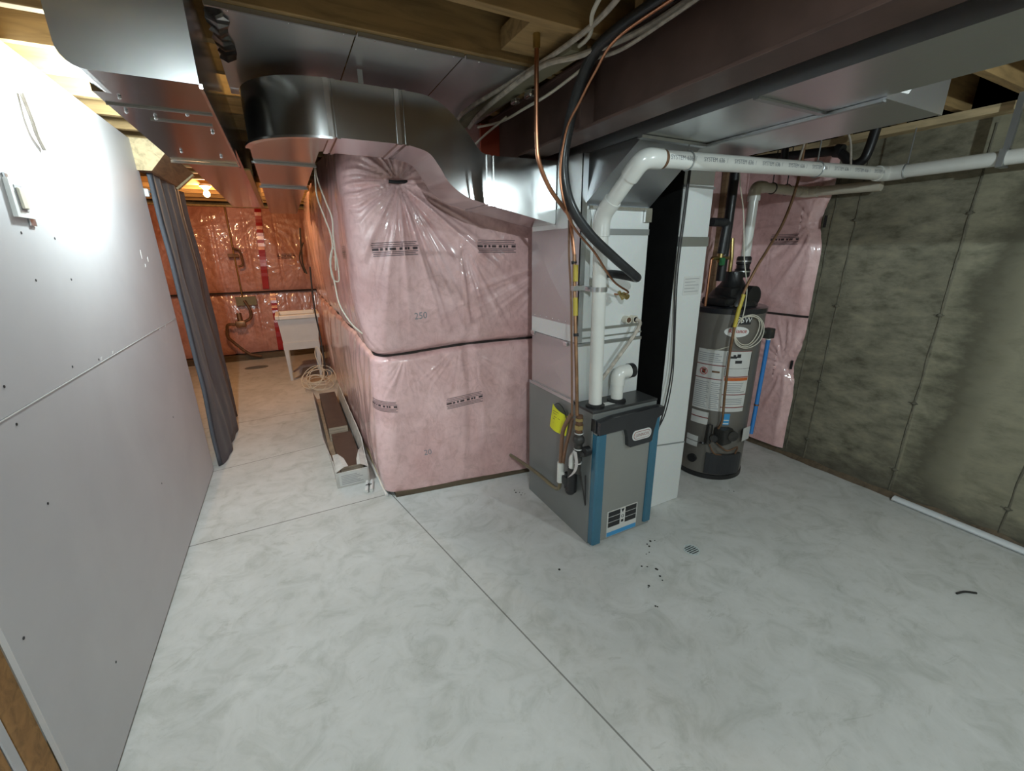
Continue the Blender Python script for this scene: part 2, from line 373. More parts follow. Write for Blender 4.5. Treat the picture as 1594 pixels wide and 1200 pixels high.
# partition on the left: two drywall sheets on studs
pt = struct('wall_left', MB().box((-.757, 1.29, .012), (-.7445, 3.79, 1.219)), 'drywall')
struct('drywall_sheet', MB().box((-.757, 1.29, 1.223), (-.7445, 3.79, 2.348)), 'drywall', pt)
mb = MB()
for (y, z) in ((2.29, 1.56), (2.02, 1.57), (2.31, 1.235), (2.07, 1.26), (1.34, .70), (1.67, .26), (1.64, .93), (2.6, .5), (2.03, 1.72), (2.26, 1.71), (3.1, .7), (1.65, 1.3), (1.64, 1.19)):
    mb.cyl((-.7447, y, z), (-.7435, y, z), .0045, 8)
part('joint_ledge', MB().box((-.7448, 1.29, 1.2185), (-.7428, 3.79, 1.2215)), 'white', pt, 'pale paper edge along the drywall joint')
part('screw_head', mb, 'ink', pt, 'dark drywall screw heads')['kind'] = 'stuff'
mb = MB()
for (y, z, l) in ((3.33, 1.63, .05), (3.45, 1.61, .03), (3.36, 1.58, .02), (3.31, 1.205, .012), (3.45, 1.205, .012), (2.47, 1.225, .012), (2.33, 1.226, .012)):
    mb.hexa([(-.7445, y, z), (-.7445, y + .014, z), (-.7435, y + .014, z), (-.7435, y, z), (-.7445, y + .006, z + l), (-.7445, y + .02, z + l), (-.743, y + .02, z + l), (-.743, y + .006, z + l)])
part('paper_tear', mb, 'white', pt, 'small white scuffs where the paper is torn')['kind'] = 'stuff'
for i, y in enumerate((1.65, 2.05, 2.46, 2.87, 3.27, 3.70)):
    part('stud', MB().box((-.846, y, .04), (-.757, y + .038, 2.25)), 'wood', pt)
part('bottom_plate', MB().box((-.846, 1.30, 0), (-.7575, 3.78, .038)), 'wood', pt)
part('top_plate', MB().box((-.846, 1.30, 2.25), (-.7575, 3.74, 2.35)), 'woody', pt)
t = thing('corner_post', 'amber 2x4 stud standing at the near open end of the drywall', 'stud', (-.8, 1.25, 0))
part('flat_stud', MB().box((-.795, 1.203, 0), (-.7580, 1.288, 2.25), .002), 'stud', t)
part('drywall_offcut', MB().box((-.80, 1.172, 0), (-.757, 1.198, 2.25)), 'drywall', t, 'pale strip of drywall')
part('edge_stud', MB().box((-.846, 1.08, 0), (-.759, 1.168, 2.25), .002), 'stud', t)
# header lumber over the curtain
t = thing('door_header', 'thick pale and brown lumber end above the curtain top', 'lumber', (-.68, 4.2, 2.17))
A = [(-.75, 2.355), (-.65, 2.355), (-.57, 2.29), (-.67, 2.17), (-.75, 2.17)]
B = [(-.75, 2.355), (-.62, 2.355), (-.56, 2.30), (-.69, 2.19), (-.75, 2.19)]
part('header_board', MB().loft([[(x, 3.75, z) for x, z in A], [(x, 4.70, z) for x, z in B]]), 'wood_brown', t)  # brown colour holds the shade of the unlit underside
part('cut_end', MB().loft([[(x, 3.742, z) for x, z in A], [(x, 3.7495, z) for x, z in A]]), 'pale_wood', t, 'cut end with lamplight put into its pale colour')  # pale colour stands for the lamp shining on this face
part('end_block', MB().loft([[(x, 4.66, z - .015) for x, z in ((-.60, 2.34), (-.56, 2.30), (-.69, 2.185), (-.72, 2.21))], [(x, 4.72, z - .015) for x, z in ((-.60, 2.34), (-.56, 2.30), (-.69, 2.185), (-.72, 2.21))]]), 'pale_wood', t, 'pale sawn end strip')

# floor joists: left and right of the beam
pj = MB().box((-2.85, -.019, 0), (1.30, .019, .235), .002); n = 0
jl = single('floor_joist', pj, 'wood', 'wooden ceiling joist', 'joist', 'joists on the left of the steel beam')
names = ['nearest to the camera', 'second from the camera', 'third from the camera', 'just in front of the metal joist pans', 'first above the metal joist pans', 'second above the metal joist pans', 'third above the metal joist pans',
         'above the end of the big square duct', 'above the wrapped corner', 'beyond the wrapped corner']
ysL = [-1.50, -1.10, -.60, -.08, .53, .835, 1.14, 1.445, 1.765, 2.07, 2.375, 2.68, 2.985, 3.29, 3.595, 3.90, 4.205, 4.51, 4.815, 5.12, 5.5, 5.9, 6.3, 6.7, 7.1, 7.5]
def jlabel(y):
    k = ysL.index(y)
    return 'wooden ceiling joist left of the steel beam, number %s in line from the camera' % ['one', 'two', 'three', 'four', 'five', 'six', 'seven', 'eight', 'nine', 'ten', 'eleven', 'twelve', 'thirteen', 'fourteen', 'fifteen', 'sixteen', 'seventeen', 'eighteen', 'nineteen', 'twenty', 'twenty-one', 'twenty-two', 'twenty-three', 'twenty-four', 'twenty-five', 'twenty-six'][k]
for i, y in enumerate(ysL):
    o = jl if i == 0 else jl.copy()
    if i: C.objects.link(o)
    o.location = (-.775, y, JB); o['label'] = jlabel(y)
jr = single('floor_joist', MB().box((1.10, -.019, 0), (3.56, .019, .235), .002), 'wood', '', 'joist', 'joists between the beam and the concrete wall')
ysR = [.39, .68, .965, 1.24, 1.53, 1.82, 2.11, 2.4, 2.7]
for i, y in enumerate(ysR):
    o = jr if i == 0 else jr.copy()
    if i: C.objects.link(o)
    o.location = (2.33, y, JB); o['label'] = 'wooden joist resting on the concrete wall, %s one from the right edge of the photo' % ['first', 'second', 'third', 'fourth', 'fifth', 'sixth', 'seventh', 'eighth', 'ninth'][i]
single('blocking_board', MB().box((.86, 1.47, JB + .02), (1.08, 1.73, JB + .09), .002), 'wood', 'short wooden block nailed between joists near the cable bundle', 'board')
single('nailer_strip', MB().hexa([(.985, 2.62, 2.335), (1.05, 2.62, 2.335), (1.10, 1.50, 2.335), (1.03, 1.50, 2.335), (.985, 2.62, 2.36), (1.05, 2.62, 2.36), (1.10, 1.50, 2.36), (1.03, 1.50, 2.36)]), 'rafter_dark', 'flat olive board running beside the beam under the cables', 'board')

# steel beam
t = thing('steel_beam', 'dark red primed steel I-beam crossing the ceiling', 'beam', (1.22, 0, 2.11))
part('bottom_flange', MB().box((1.15, -2.4, 2.112), (1.29, 2.48, 2.124), .002), 'primer', t)
part('web', MB().box((1.216, -2.4, 2.124), (1.224, 2.48, 2.348)), 'primer', t)
part('top_flange', MB().box((1.15, -2.4, 2.348), (1.29, 2.48, 2.36), .002), 'primer', t)
part('stiffener', MB().box((1.155, 1.60, 2.124), (1.216, 1.612, 2.348)), 'primer', t)
part('end_plate', MB().box((1.10, 2.484, 2.13), (1.30, 2.50, 2.34)), 'red_paint', t, 'bright red end plate')

# ------------------------------------------------------------------ insulation wraps
def hill(t, p): return max(0., sin(pi * min(1, max(0, t)))) ** p
def smooth01(x): x = min(1, max(0, x)); return x * x * (3 - 2 * x)
PUCK = (.66, 2.035)
def ridged(a, seed):
    return max(-.8, 1 - abs(noise.noise(V((a, seed, .3)))) * 5.5)
def fold(dx, dz, reach, amp, seed, freq=5.5, lo=-pi, hi=pi):
    r = sqrt(dx * dx + dz * dz); a = atan2(dz, dx)
    if r < 1e-5: return 0
    w = smooth01((a - lo) / .3) * smooth01((hi - a) / .3) if lo > -pi + .01 or hi < pi - .01 else 1
    f = ridged(a * freq, seed) * .65 + ridged(a * freq * 2.3, seed + 4) * .45
    long_ = reach * (1 + .9 * noise.noise(V((a * 2.3, seed, 9))))
    return amp * f * w * (r / (r + .05)) * exp(-(r / max(.05, long_)) ** 1.6)
def front_disp(s, z):     # s: metres right of the corner along the front
    x = .44 + s
    up_ = z > 1.06
    if up_:
        tt = (z - 1.06) / 1.42; b = .125 * hill(.02 + tt * .96, .42) * (1 - .35 * smooth01(s / 1.2))
    else:
        tt = z / 1.06; b = .07 * hill(.04 + tt * .92, .35)
    d = 0
    if up_:
        dx, dz = x - PUCK[0], z - PUCK[1]
        r = sqrt(dx * dx + dz * dz); edge = smooth01((z - 1.10) / .15)
        d -= .075 * exp(-(r / .10) ** 1.3)
        d += fold(dx, dz, .44, .030, 3.1, 3.0) * edge
        d += fold(dx, dz, .90, .026, 8.7, 4.2, -2.3, -.55) * edge
        # tension creases running down right
        d += fold(x - 1.0, z - 1.75, .55, .018, 5.2, 6, -1.7, -.8) * edge
        d += fold(x - 1.75, z - 1.62, .75, .016, 1.2, 6, -3.05, -2.2) * edge
    else:
        edge = smooth01((1.05 - z) / .1)
        d += fold(x - .98, z - 1.07, .25, .009, 2.2, 4, -3.0, -.1) * edge
        d += fold(x - .62, z - 1.07, .22, .008, 6.2, 4, -3.0, -.1) * edge
        d += .006 * noise.noise(V((x * 5, z * 1.5, 2))) * edge
    d += .010 * noise.noise(V((x * 2.2, z * 2.2, 4))) + .004 * noise.noise(V((x * 8, z * 6, 4)))
    # pinched seam
    d -= .035 * exp(-((z - 1.06 - .012 * noise.noise(V((x * 4, 0, 0)))) / .022) ** 2)
    return b + d
FA, FB, FC = V((.44, 2.75)), V((1.46, 2.60)), V((3.5, 2.50))
def front_pt(s):
    l1 = (FB - FA).length
    if s < l1: return FA + (FB - FA) * (s / l1), V(((FB - FA).normalized().y, -(FB - FA).normalized().x))
    e = (FC - FB).normalized(); return FB + e * (s - l1), V((e.y, -e.x))
def wrap_pt(u, z):
    """u < 0 runs back along the left side, u > 0 along the front; rounded corner between"""
    RC = .12 + .10 * smooth01((z - 1.06) / .5) if z > 1.06 else .05 + .07 * smooth01(z / 1.06)
    W = RC * .8637
    def left(uu):
        b = (.085 * hill(.02 + (z - 1.06) / 1.42 * .96, .4) if z > 1.06 else .06 * hill(.04 + z / 1.06 * .92, .35))
        b *= (1 - .25 * smooth01((-uu - .2) / .3) * abs(sin(pi * -uu / 1.22)) ** 8)
        return b + .022 * noise.noise(V((uu * 2.5, z * 2.2, 7))) + .010 * noise.noise(V((uu * 9, z * 3.5, 7))) - .03 * exp(-((z - 1.06) / .025) ** 2)
    if u >= W:
        p, n = front_pt(u); b = front_disp(u, z)
    elif u <= -W:
        p = V((.44 + (-.02) * min(1, -(u + W) / 4.5), 2.75 - u)); n = V((-1, 0)); b = left(u)
    else:
        k = (u + W) / (2 * W); a = k * 1.4248; cc = V((.44 + RC, 2.75 + W))
        n = V((-cos(a), -sin(a))); p = cc + n * RC
        b = left(-W) * (1 - smooth01(k)) + front_disp(max(u, .02), z) * smooth01(k)
    zz = z - .045 * exp(-(u / .45) ** 2) * exp(-((z - 1.06) / .3) ** 2)
    return V((p.x + n.x * b, p.y + n.y * b, zz))
def wrap_grid(us, zs, fn):
    mb = MB(); nz = len(zs); vs = [fn(u, z) for u in us for z in zs]
    mb.add(vs, [(i * nz + j, (i + 1) * nz + j, (i + 1) * nz + j + 1, i * nz + j + 1) for i in range(len(us) - 1) for j in range(nz - 1)], True); return mb
us = [-4.5 + i * .05 for i in range(70)] + [-1.0 + i * .02 for i in range(43)] + [-.14 + i * .007 for i in range(195)] + [1.225 + i * .05 for i in range(37)]
def fr(a, b, st): 
    n = max(2, int(round((b - a) / st))); return [a + (b - a) * i / n for i in range(n + 1)]
t = thing('insulation_wrap', 'pink fibreglass batts under clear plastic wrapping the projecting framed corner', 'insulation', (.44, 2.75, 0))
zt = fr(1.062, 2.36, .009); zl = fr(.035, 1.058, .009)
up_b = part('upper_batt', wrap_grid(us, zt, wrap_pt), 'pink', t, sharp=180)
lo_b = part('lower_batt', wrap_grid(us, zl, wrap_pt), 'pink', t, sharp=180)
# dark gap line between the two batts
mb = MB(); secs = []
for u in us:
    if u > 3.05: break
    p = wrap_pt(u, 1.062 + .004); q = wrap_pt(u, 1.05); c = (p + q) / 2; pr = wrap_pt(u, 1.075)
    secs.append(V(c))
mb.tube(secs, [.008 + .004 * noise.noise(V((i * .07, 0, 0))) for i in range(len(secs))], 8)
part('seam_gap', mb, 'shadow_gap', t, 'dark gap between the two batts')
mb = MB(); p = wrap_pt(PUCK[0] - .44, PUCK[1])
mb.tube(smooth_pts([(p.x - .055, p.y - .022, PUCK[1] + .002), (p.x - .02, p.y - .028, PUCK[1] - .001), (p.x + .02, p.y - .026, PUCK[1] + .002), (p.x + .055, p.y - .020, PUCK[1] + .006)], 4), .009, 8)
part('tie_strap', mb, 'ink', t, 'short black strap at the pucker')
def on_wrap(u0, z0, sk=0.):
    def f(a, b):
        u = u0 + a; z = z0 + b + a * sk
        p = wrap_pt(u, z); p1 = wrap_pt(u + .006, z); p2 = wrap_pt(u, z + .006)
        n = (p1 - p).cross(p2 - p).normalized()
        if n.y > 0 and u > 0: n = -n
        if u < 0 and n.x > 0: n = -n
        return p + n * .0025
    return f
def print_block(f, w=.26, parent=None):
    mb = MB(); h = .011
    for k, (a, b) in enumerate(((-.48, .47), (-.5, .45), (-.5, .5))):
        strip_on(mb, f, a * w, b * w, .030 - k * .011, .0335 - k * .011, 24)
    for k, (a, b) in enumerate(((-.5, .5), (-.48, .44), (-.49, .5))):
        strip_on(mb, f, a * w, b * w, -.022 - k * .010, -.0185 - k * .010, 24)
    for a, b in ((-.5, -.36), (-.33, -.27), (-.22, -.17), (-.13, -.02), (.05, .13), (.17, .22), (.24, .29), (.38, .49)):
        strip_on(mb, f, a * w, b * w, -.011, .003, 6)
    return mb
for (u, z, w, sk) in ((.18, 1.675, .24, .04), (.80, 1.685, .26, -.01), (.015, .70, .16, -.12), (.55, .675, .26, .09), (-.30, 1.66, .18, 0)):
    part('printed_mark', print_block(on_wrap(u, z, sk), w), 'ink_soft', t, 'faint black printed lines on the plastic')
for (u, z, s_) in ((.29, 1.285, '250'), (.27, .315, '20')):
    part('printed_rating', text_mb(s_, .055, on_wrap(u, z)), 'ink_grey', t, 'faint grey printed rating')
single('sole_plate', MB().hexa([(.46, 2.69, 0), (1.46, 2.56, 0), (1.46, 2.65, 0), (.46, 2.78, 0), (.46, 2.69, .036), (1.46, 2.56, .036), (1.46, 2.65, .036), (.46, 2.78, .036)]).hexa([(1.46, 2.56, 0), (3.45, 2.46, 0), (3.45, 2.55, 0), (1.46, 2.65, 0), (1.46, 2.56, .036), (3.45, 2.46, .036), (3.45, 2.55, .036), (1.46, 2.65, .036)]), 'plate', 'dark wooden plate under the front of the pink wrap', 'lumber')  # even dark brown wood
single('side_sole_plate', MB().box((.40, 2.80, 0), (.49, 7.1, .034)), 'pale_wood', 'pale wooden plate under the left side of the pink wrap', 'lumber')

# right wall batts
def rbatt(y, z):
    k = (2.50 - y) / .68    # 0 at inner corner, 1 at the free edge
    if z > 1.15: b = .07 * hill(.03 + (z - 1.15) / 1.16 * .94, .4); py, pz = 1.83, 1.83
    else: b = .06 * hill(.04 + z / 1.15 * .92, .4); py, pz = 1.87, .76
    edge = smooth01((1.03 - k) / .12)
    b = b * (.25 + .75 * edge)
    dy, dz = -(y - py), z - pz; r = sqrt(dy * dy + dz * dz)
    b += fold(-dy, dz, .45, .013, 4.4 + pz, 3.5) * smooth01(abs(z - 1.15) / .08)
    b -= .03 * exp(-(r / .07) ** 1.4)
    b += .008 * noise.noise(V((y * 5, z * 3, 1)))
    yy = y - (.05 * exp(-(r / .12) ** 2) if k > .8 else 0) * -1
    return V((3.498 - max(.003, b), yy, z))
t = thing('wall_insulation', 'pink plastic-faced batts on the concrete wall right of the water heater', 'insulation', (3.48, 2.1, 0))
part('upper_batt', wrap_grid(fr(1.81, 2.47, .012), fr(1.152, 2.29, .012), rbatt), 'pink', t, sharp=180)
part('lower_batt', wrap_grid(fr(1.81, 2.47, .012), fr(.05, 1.148, .012), rbatt), 'pink', t, sharp=180)
part('seam_gap', MB().tube([rbatt(1.81 + i * .03, 1.15) + V((-.006, 0, 0)) for i in range(22)], .008, 8), 'shadow_gap', t, 'dark gap between the two batts')
part('staple_strap', MB().box((3.462, 1.812, 1.79), (3.475, 1.826, 1.87)), 'ink', t, 'black strap at the upper pucker'); part('staple_strap', MB().box((3.465, 1.85, .73), (3.475, 1.864, .80)), 'ink', t, 'black strap at the lower pucker')
fR = lambda a, b: rbatt(2.06 - a, 1.72 + b) + V((-.004, 0, 0))
part('printed_mark', print_block(fR, .22), 'ink_soft', t, 'faint black printed lines on the plastic')
single('corner_stud', MB().box((3.12, 2.40, .04), (3.16, 2.44, 2.34)), 'wood_brown', 'brown wooden stud strip seen between the grey return duct and the water heater', 'stud')

# back wall batts
def bk(x, z):
    b = .10 * hill(.03 + ((z - 1.08) / 1.25 if z > 1.08 else z / 1.08) * .94, .4)
    e = smooth01(abs(z - 1.08) / .07)
    cell = round((x + .24) / .42); sx = -.24 + cell * .42
    b *= 1 - .35 * exp(-((x - sx - .21) / .03) ** 2)
    for (px, pz, sd, rr) in ((-.25, 2.2, 1, .5), (-.65, 1.75, 2, .4), (.25, 1.5, 3, .5), (-1.1, 1.2, 4, .4), (-.6, .6, 5, .45), (.2, .6, 6, .4), (-1.3, 2.0, 7, .5)):
        b += fold(x - px, z - pz, rr, .020, sd, 4) * e
    b += .02 * noise.noise(V((x * 7, z * 2, 3)))
    return V((x, 8.14 - max(.01, b), z))
t = thing('back_wall_insulation', 'orange-lit pink batts under glossy plastic on the far wall behind the laundry tub', 'insulation', (-.8, 8.1, 0))
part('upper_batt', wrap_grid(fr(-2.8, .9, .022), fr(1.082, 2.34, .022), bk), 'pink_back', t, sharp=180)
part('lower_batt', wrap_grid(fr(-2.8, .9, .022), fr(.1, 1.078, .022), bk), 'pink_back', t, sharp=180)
part('seam_gap', MB().box((-2.8, 8.02, 1.07), (.9, 8.13, 1.088)), 'shadow_gap', t, 'dark gap between the batts')
def tape_strip(x0, x1, z0, z1, w):
    mb = MB(); n = 24; vs = []
    for i in range(n + 1):
        k = i / n; x = x0 + (x1 - x0) * k; z = z0 + (z1 - z0) * k
        y = min(bk(x - w, z).y, bk(x + w, z).y, bk(x, z).y) - .022
        vs += [(x - w, y, z), (x + w, y - .003, z)]
    mb.add(vs, [(2 * i, 2 * i + 1, 2 * i + 3, 2 * i + 2) for i in range(n)]); return mb
part('red_tape', tape_strip(-.24, -.32, 2.33, 1.12, .045), 'tape', t, 'shiny red tape over the upper joint')
part('red_tape', tape_strip(-.24, -.26, 1.05, .10, .042), 'tape', t, 'shiny red tape over the lower joint')
part('printed_mark', print_block(lambda a, b: bk(.05 + a, 1.63 + b) + V((0, -.006, 0)), .26), 'ink_soft', t, 'faint printed lines')
single('far_sole_plate', MB().box((-2.8, 7.97, 0), (.6, 8.05, .09)), 'plate', 'dark wooden plate along the foot of the far pink wall', 'lumber')
single('far_top_plate', MB().box((-2.8, 8.0, 2.34), (.9, 8.10, JB - .002)), 'woody', 'wooden top plate along the top of the far pink wall', 'lumber')

# ------------------------------------------------------------------ furnace
FX0, FX1, FY0, FY1, FH = 1.34, 1.80, 1.655, 2.34, .83
t = thing('furnace', 'grey gas furnace with two blue vertical trims on its front', 'furnace', (1.57, 2.0, 0))
part('cabinet', MB().box((FX0, FY0, .0), (FX1, FY1, FH - .015), .003), 'cab', t)
part('top_panel', MB().box((FX0 - .003, FY0 + .0, FH - .014), (FX1 + .003, FY1 + .002, FH), .002), 'top_grey', t)
part('side_flange', MB().box((FX0 - .006, 1.83, FH - .012), (FX0 - .0005, 2.33, FH + .008)), 'metal', t, 'bright galvanized edge along the top of the left side')
dr = part('door_panel', MB().box((FX0 + .004, FY0 - .03, .01), (FX1 - .004, FY0 - .001, .765), .006), 'door_grey', t)
part('blue_trim', MB().prism([(FX0 + .002, FY0 - .003), (FX0 + .002, FY0 - .036), (FX0 + .012, FY0 - .044), (FX0 + .060, FY0 - .044), (FX0 + .068, FY0 - .036), (FX0 + .068, FY0 - .003)], 2, .012, .705), 'blue', t, 'teal blue strip on the left of the door')
part('blue_trim', MB().prism([(FX1 - .062, FY0 - .003), (FX1 - .062, FY0 - .036), (FX1 - .055, FY0 - .044), (FX1 - .012, FY0 - .044), (FX1 - .002, FY0 - .036), (FX1 - .002, FY0 - .003)], 2, .04, .735), 'blue', t, 'teal blue strip on the right of the door')
hb = MB(); n = 14
poly = [(FX0 + .002, .785), (FX0 + .002, .715), (1.525, .715), (1.545, .66), (1.552, .605), (1.565, .597), (1.715, .597), (1.728, .605), (1.735, .66), (1.755, .735), (FX1 - .002, .755), (FX1 - .002, .80), (1.70, .803), (1.45, .798)]
hb.prism([(x, z) for x, z in poly], 1, FY0 - .058, FY0 - .012)
hb.box((FX0 - .004, FY0 - .03, .72), (FX0 + .004, FY0 + .01, .79))
part('handle_band', hb, 'black_plastic', t, 'black curved band across the top of the door')
def rrect(x0, x1, z0, z1, r, n=5):
    out = []
    for cx, cz, a0 in ((x1 - r, z1 - r, 0), (x0 + r, z1 - r, 90), (x0 + r, z0 + r, 180), (x1 - r, z0 + r, 270)):
        for k in range(n + 1): a = radians(a0 + 90 * k / n); out.append((cx + r * cos(a), cz + r * sin(a)))
    return out
bd = part('badge', MB().prism(rrect(1.572, 1.712, .632, .692, .026), 1, FY0 - .062, FY0 - .0585), 'white', t, 'white rounded badge')
part('badge_outline', MB().prism(rrect(1.580, 1.704, .639, .685, .021), 1, FY0 - .0628, FY0 - .0621), 'red_dark', bd, 'red border')
part('badge_field', MB().prism(rrect(1.583, 1.701, .642, .682, .019), 1, FY0 - .0636, FY0 - .0629), 'paper', bd)
part('badge_lettering', text_mb('LENNOX', .026, lambda a, b: V((1.642 + a * .95, FY0 - .0645, .662 + b))), 'red_dark', bd, 'dark red letters')
st = part('data_sticker', MB().box((1.455, FY0 - .0325, .022), (1.685, FY0 - .0305, .195)), 'paper', t, 'black and white data label with blue foot')
for x0_, x1_ in ((1.463, 1.552), (1.592, 1.678)):
    for i in range(3): part('printed_block', MB().box((x0_, FY0 - .0335, .158 - i * .036), (x1_, FY0 - .0328, .190 - i * .036)), 'ink', st)
part('blue_foot', MB().box((1.457, FY0 - .0335, .024), (1.683, FY0 - .0328, .052)), 'energy', st)
part('printed_triangle', MB().prism([(1.560, .185), (1.584, .185), (1.572, .160)], 1, FY0 - .0333, FY0 - .0328), 'ink', st)
part('printed_ring', MB().tube([(1.572 + .009 * cos(2 * pi * k / 16), FY0 - .0333, .135 + .009 * sin(2 * pi * k / 16)) for k in range(17)], .0015, 5), 'ink', st)
part('printed_bar', MB().box((1.563, FY0 - .0333, .095), (1.581, FY0 - .0328, .112)), 'ink', st)
part('corner_guard', MB().prism([(FX1 + .001, .76), (FX1 + .012, .76), (FX1 + .012, .48), (FX1 + .004, .44), (FX1 + .001, .44)], 1, FY0 - .01, FY0 + .055), 'black', t, 'black side strip at the right edge')
part('top_label', MB().box((1.44, 1.70, FH + .0005), (1.54, 1.74, FH + .0015)), 'paper', t, 'small paper label on the top')
for cx, cy in ((1.405, 1.725), (1.565, 1.735)):
    part('pipe_collar', MB().lathe([(.052, 0), (.052, .010), (.040, .018), (.030, .018), (.030, 0)], (cx, cy, FH), 28), 'black', t, 'black rubber pipe collar')

# short intake elbow
t = thing('intake_elbow', 'short white PVC intake elbow on top of the furnace facing right', 'pipe', (1.565, 1.735, FH))
part('stub_pipe', MB().cyl((1.565, 1.735, FH + .001), (1.565, 1.735, .935), .0335, 28), 'pvc', t)
part('elbow', MB().tube(fillet([(1.565, 1.735, .93), (1.565, 1.735, .995), (1.64, 1.735, .998)], .055, 8), .039, 24), 'pvc', t)
gr = MB().cyl((1.635, 1.735, .998), (1.668, 1.735, .998), .041, 28)
part('black_grille', gr, 'black', t, 'round black grille in the elbow mouth')
sp = MB()
for k in range(6):
    a = k * pi / 6; sp.cyl((1.6695, 1.735 - .034 * cos(a), .998 - .034 * sin(a)), (1.6695, 1.735 + .034 * cos(a), .998 + .034 * sin(a)), .0025, 6)
part('grille_spokes', sp, 'iron', t)

# ------------------------------------------------------------------ coil cabinet + plenum
CY0, CY1 = 1.825, 2.31
def xbreak(a, b, c, d, n, h=.004):   # cross broken sheet panel: corners a,b,c,d, normal n
    a, b, c, d = map(V, (a, b, c, d)); n = V(n); m = (a + b + c + d) / 4 + n * h
    mb = MB(); mb.add([a, b, c, d, m], [(0, 1, 4), (1, 2, 4), (2, 3, 4), (3, 0, 4)]); return mb
t = thing('coil_cabinet', 'galvanized coil cabinet sitting directly on the furnace', 'duct', (1.57, 2.07, FH))
part('casing', MB().box((FX0 + .004, CY0, FH + .001), (FX1 - .002, CY1, 1.155)), 'metal_satin', t)
part('front_sheet', xbreak((FX0 + .006, CY0 - .001, FH + .01), (FX1 - .004, CY0 - .001, FH + .01), (FX1 - .004, CY0 - .001, 1.15), (FX0 + .006, CY0 - .001, 1.15), (0, -1, 0), .006), 'metal_satin', t)
part('side_sheet', xbreak((FX0 + .003, CY0, FH + .01), (FX0 + .003, CY1, FH + .01), (FX0 + .003, CY1, 1.15), (FX0 + .003, CY0, 1.15), (-1, 0, 0), .012), 'metal', t)
part('top_flange', MB().box((FX0 - .004, CY0 - .006, 1.150), (FX1, CY1, 1.166)), 'metal', t)
t = thing('plenum', 'tall galvanized plenum box above the coil cabinet', 'duct', (1.57, 2.07, 1.167))
part('casing', MB().box((FX0, CY0 + .004, 1.168), (FX1 - .004, CY1, 1.86)), 'metal_satin', t)
part('front_sheet', xbreak((FX0 + .02, CY0 + .003, 1.26), (FX1 - .012, CY0 + .003, 1.26), (FX1 - .012, CY0 + .003, 1.70), (FX0 + .02, CY0 + .003, 1.70), (0, -1, 0), .006), 'metal_satin', t)
part('side_sheet', xbreak((FX0 - .001, CY0 + .02, 1.26), (FX0 - .001, CY1, 1.26), (FX0 - .001, CY1, 1.76), (FX0 - .001, CY0 + .02, 1.76), (-1, 0, 0), .016), 'metal', t)
part('front_rib', MB().box((FX0 + .06, CY0 - .004, 1.725), (FX1 - .006, CY0 + .003, 1.755)), 'metal_dark', t, 'darker horizontal rib')
part('lower_rib', MB().box((FX0, CY0 - .003, 1.232), (FX1 - .003, CY0 + .003, 1.247)).box((FX0, CY0 - .003, 1.190), (FX1 - .003, CY0 + .003, 1.198)), 'metal', t)
part('corner_angle', MB().box((FX0 - .004, CY0 - .004, 1.17), (FX0 + .03, CY0 + .003, 2.09)).box((FX0 - .004, CY0 - .004, 1.17), (FX0 - .001, CY0 + .03, 2.09)), 'metal', t)
mb = MB()
for k in range(6): mb.sphere((FX0 - .002, 2.27 - k * .068, 1.275 - .0 * k), .004, 8)
part('screws', mb, 'foil', t, 'row of bright screws low on the left side')['kind'] = 'stuff'
for (y, z) in ((2.28, 1.16), (1.92, 1.15)): part('foil_scrap', MB().box((FX0 - .014, y - .02, z - .012), (FX0 - .005, y + .02, z + .012), .004), 'foil', t, 'crumpled foil tape at the flange')
part('upper_box', MB().box((FX0 + .001, 1.86, 1.861), (FX1 - .004, CY1, 2.095)), 'metal', t)
part('front_lip', MB().box((FX0 + .04, CY0 - .012, 1.846), (FX1 - .004, CY0 + .003, 1.860)), 'foil', t, 'bright foil-taped lip')
part('front_foil', MB().box((FX1 - .05, CY0 - .014, 1.79), (FX1 - .005, CY0 - .001, 1.85)), 'foil', t, 'crumpled foil patch')
t = thing('trunk_transition', 'slanted sheet metal elbow joining the plenum to the trunk duct above', 'duct', (1.57, 1.7, 1.861))
part('slanted_body', MB().loft([[(1.36, 1.835, 1.862), (1.79, 1.835, 1.862), (1.79, 1.859, 1.862), (1.36, 1.859, 1.862)], [(1.40, 1.50, 2.10), (1.765, 1.50, 2.10), (1.765, 1.859, 2.10), (1.40, 1.859, 2.10)]]), 'metal', t)
part('drive_cleat', MB().box((1.385, 1.49, 2.089), (1.775, 1.515, 2.101)), 'metal', t)
# refrigerant coil fittings on the front
t = thing('coil_ports', 'two small round pipe stubs on the front of the plenum', 'fitting', (1.69, CY0, 1.27))
for x, dk in ((1.665, 0), (1.715, 1)):
    p = part('port_ring', MB().tube([(x, CY0 + .002, 1.275), (x, CY0 - .035, 1.275)], .021, 20), 'pvc_dirty', t)
    part('port_bore', MB().cyl((x, CY0 - .034, 1.275), (x, CY0 - .038, 1.275), .014, 16), 'black' if dk else 'rust', p)
single('drain_tube', MB().tube(smooth_pts([(1.715, CY0 - .038, 1.275), (1.725, 1.765, 1.26), (1.69, 1.76, 1.20), (1.56, 1.765, 1.05), (1.475, 1.77, .955)], 6), .010, 12), 'cable_grey', 'thin grey drain tube slanting down left from the port stubs', 'tube')

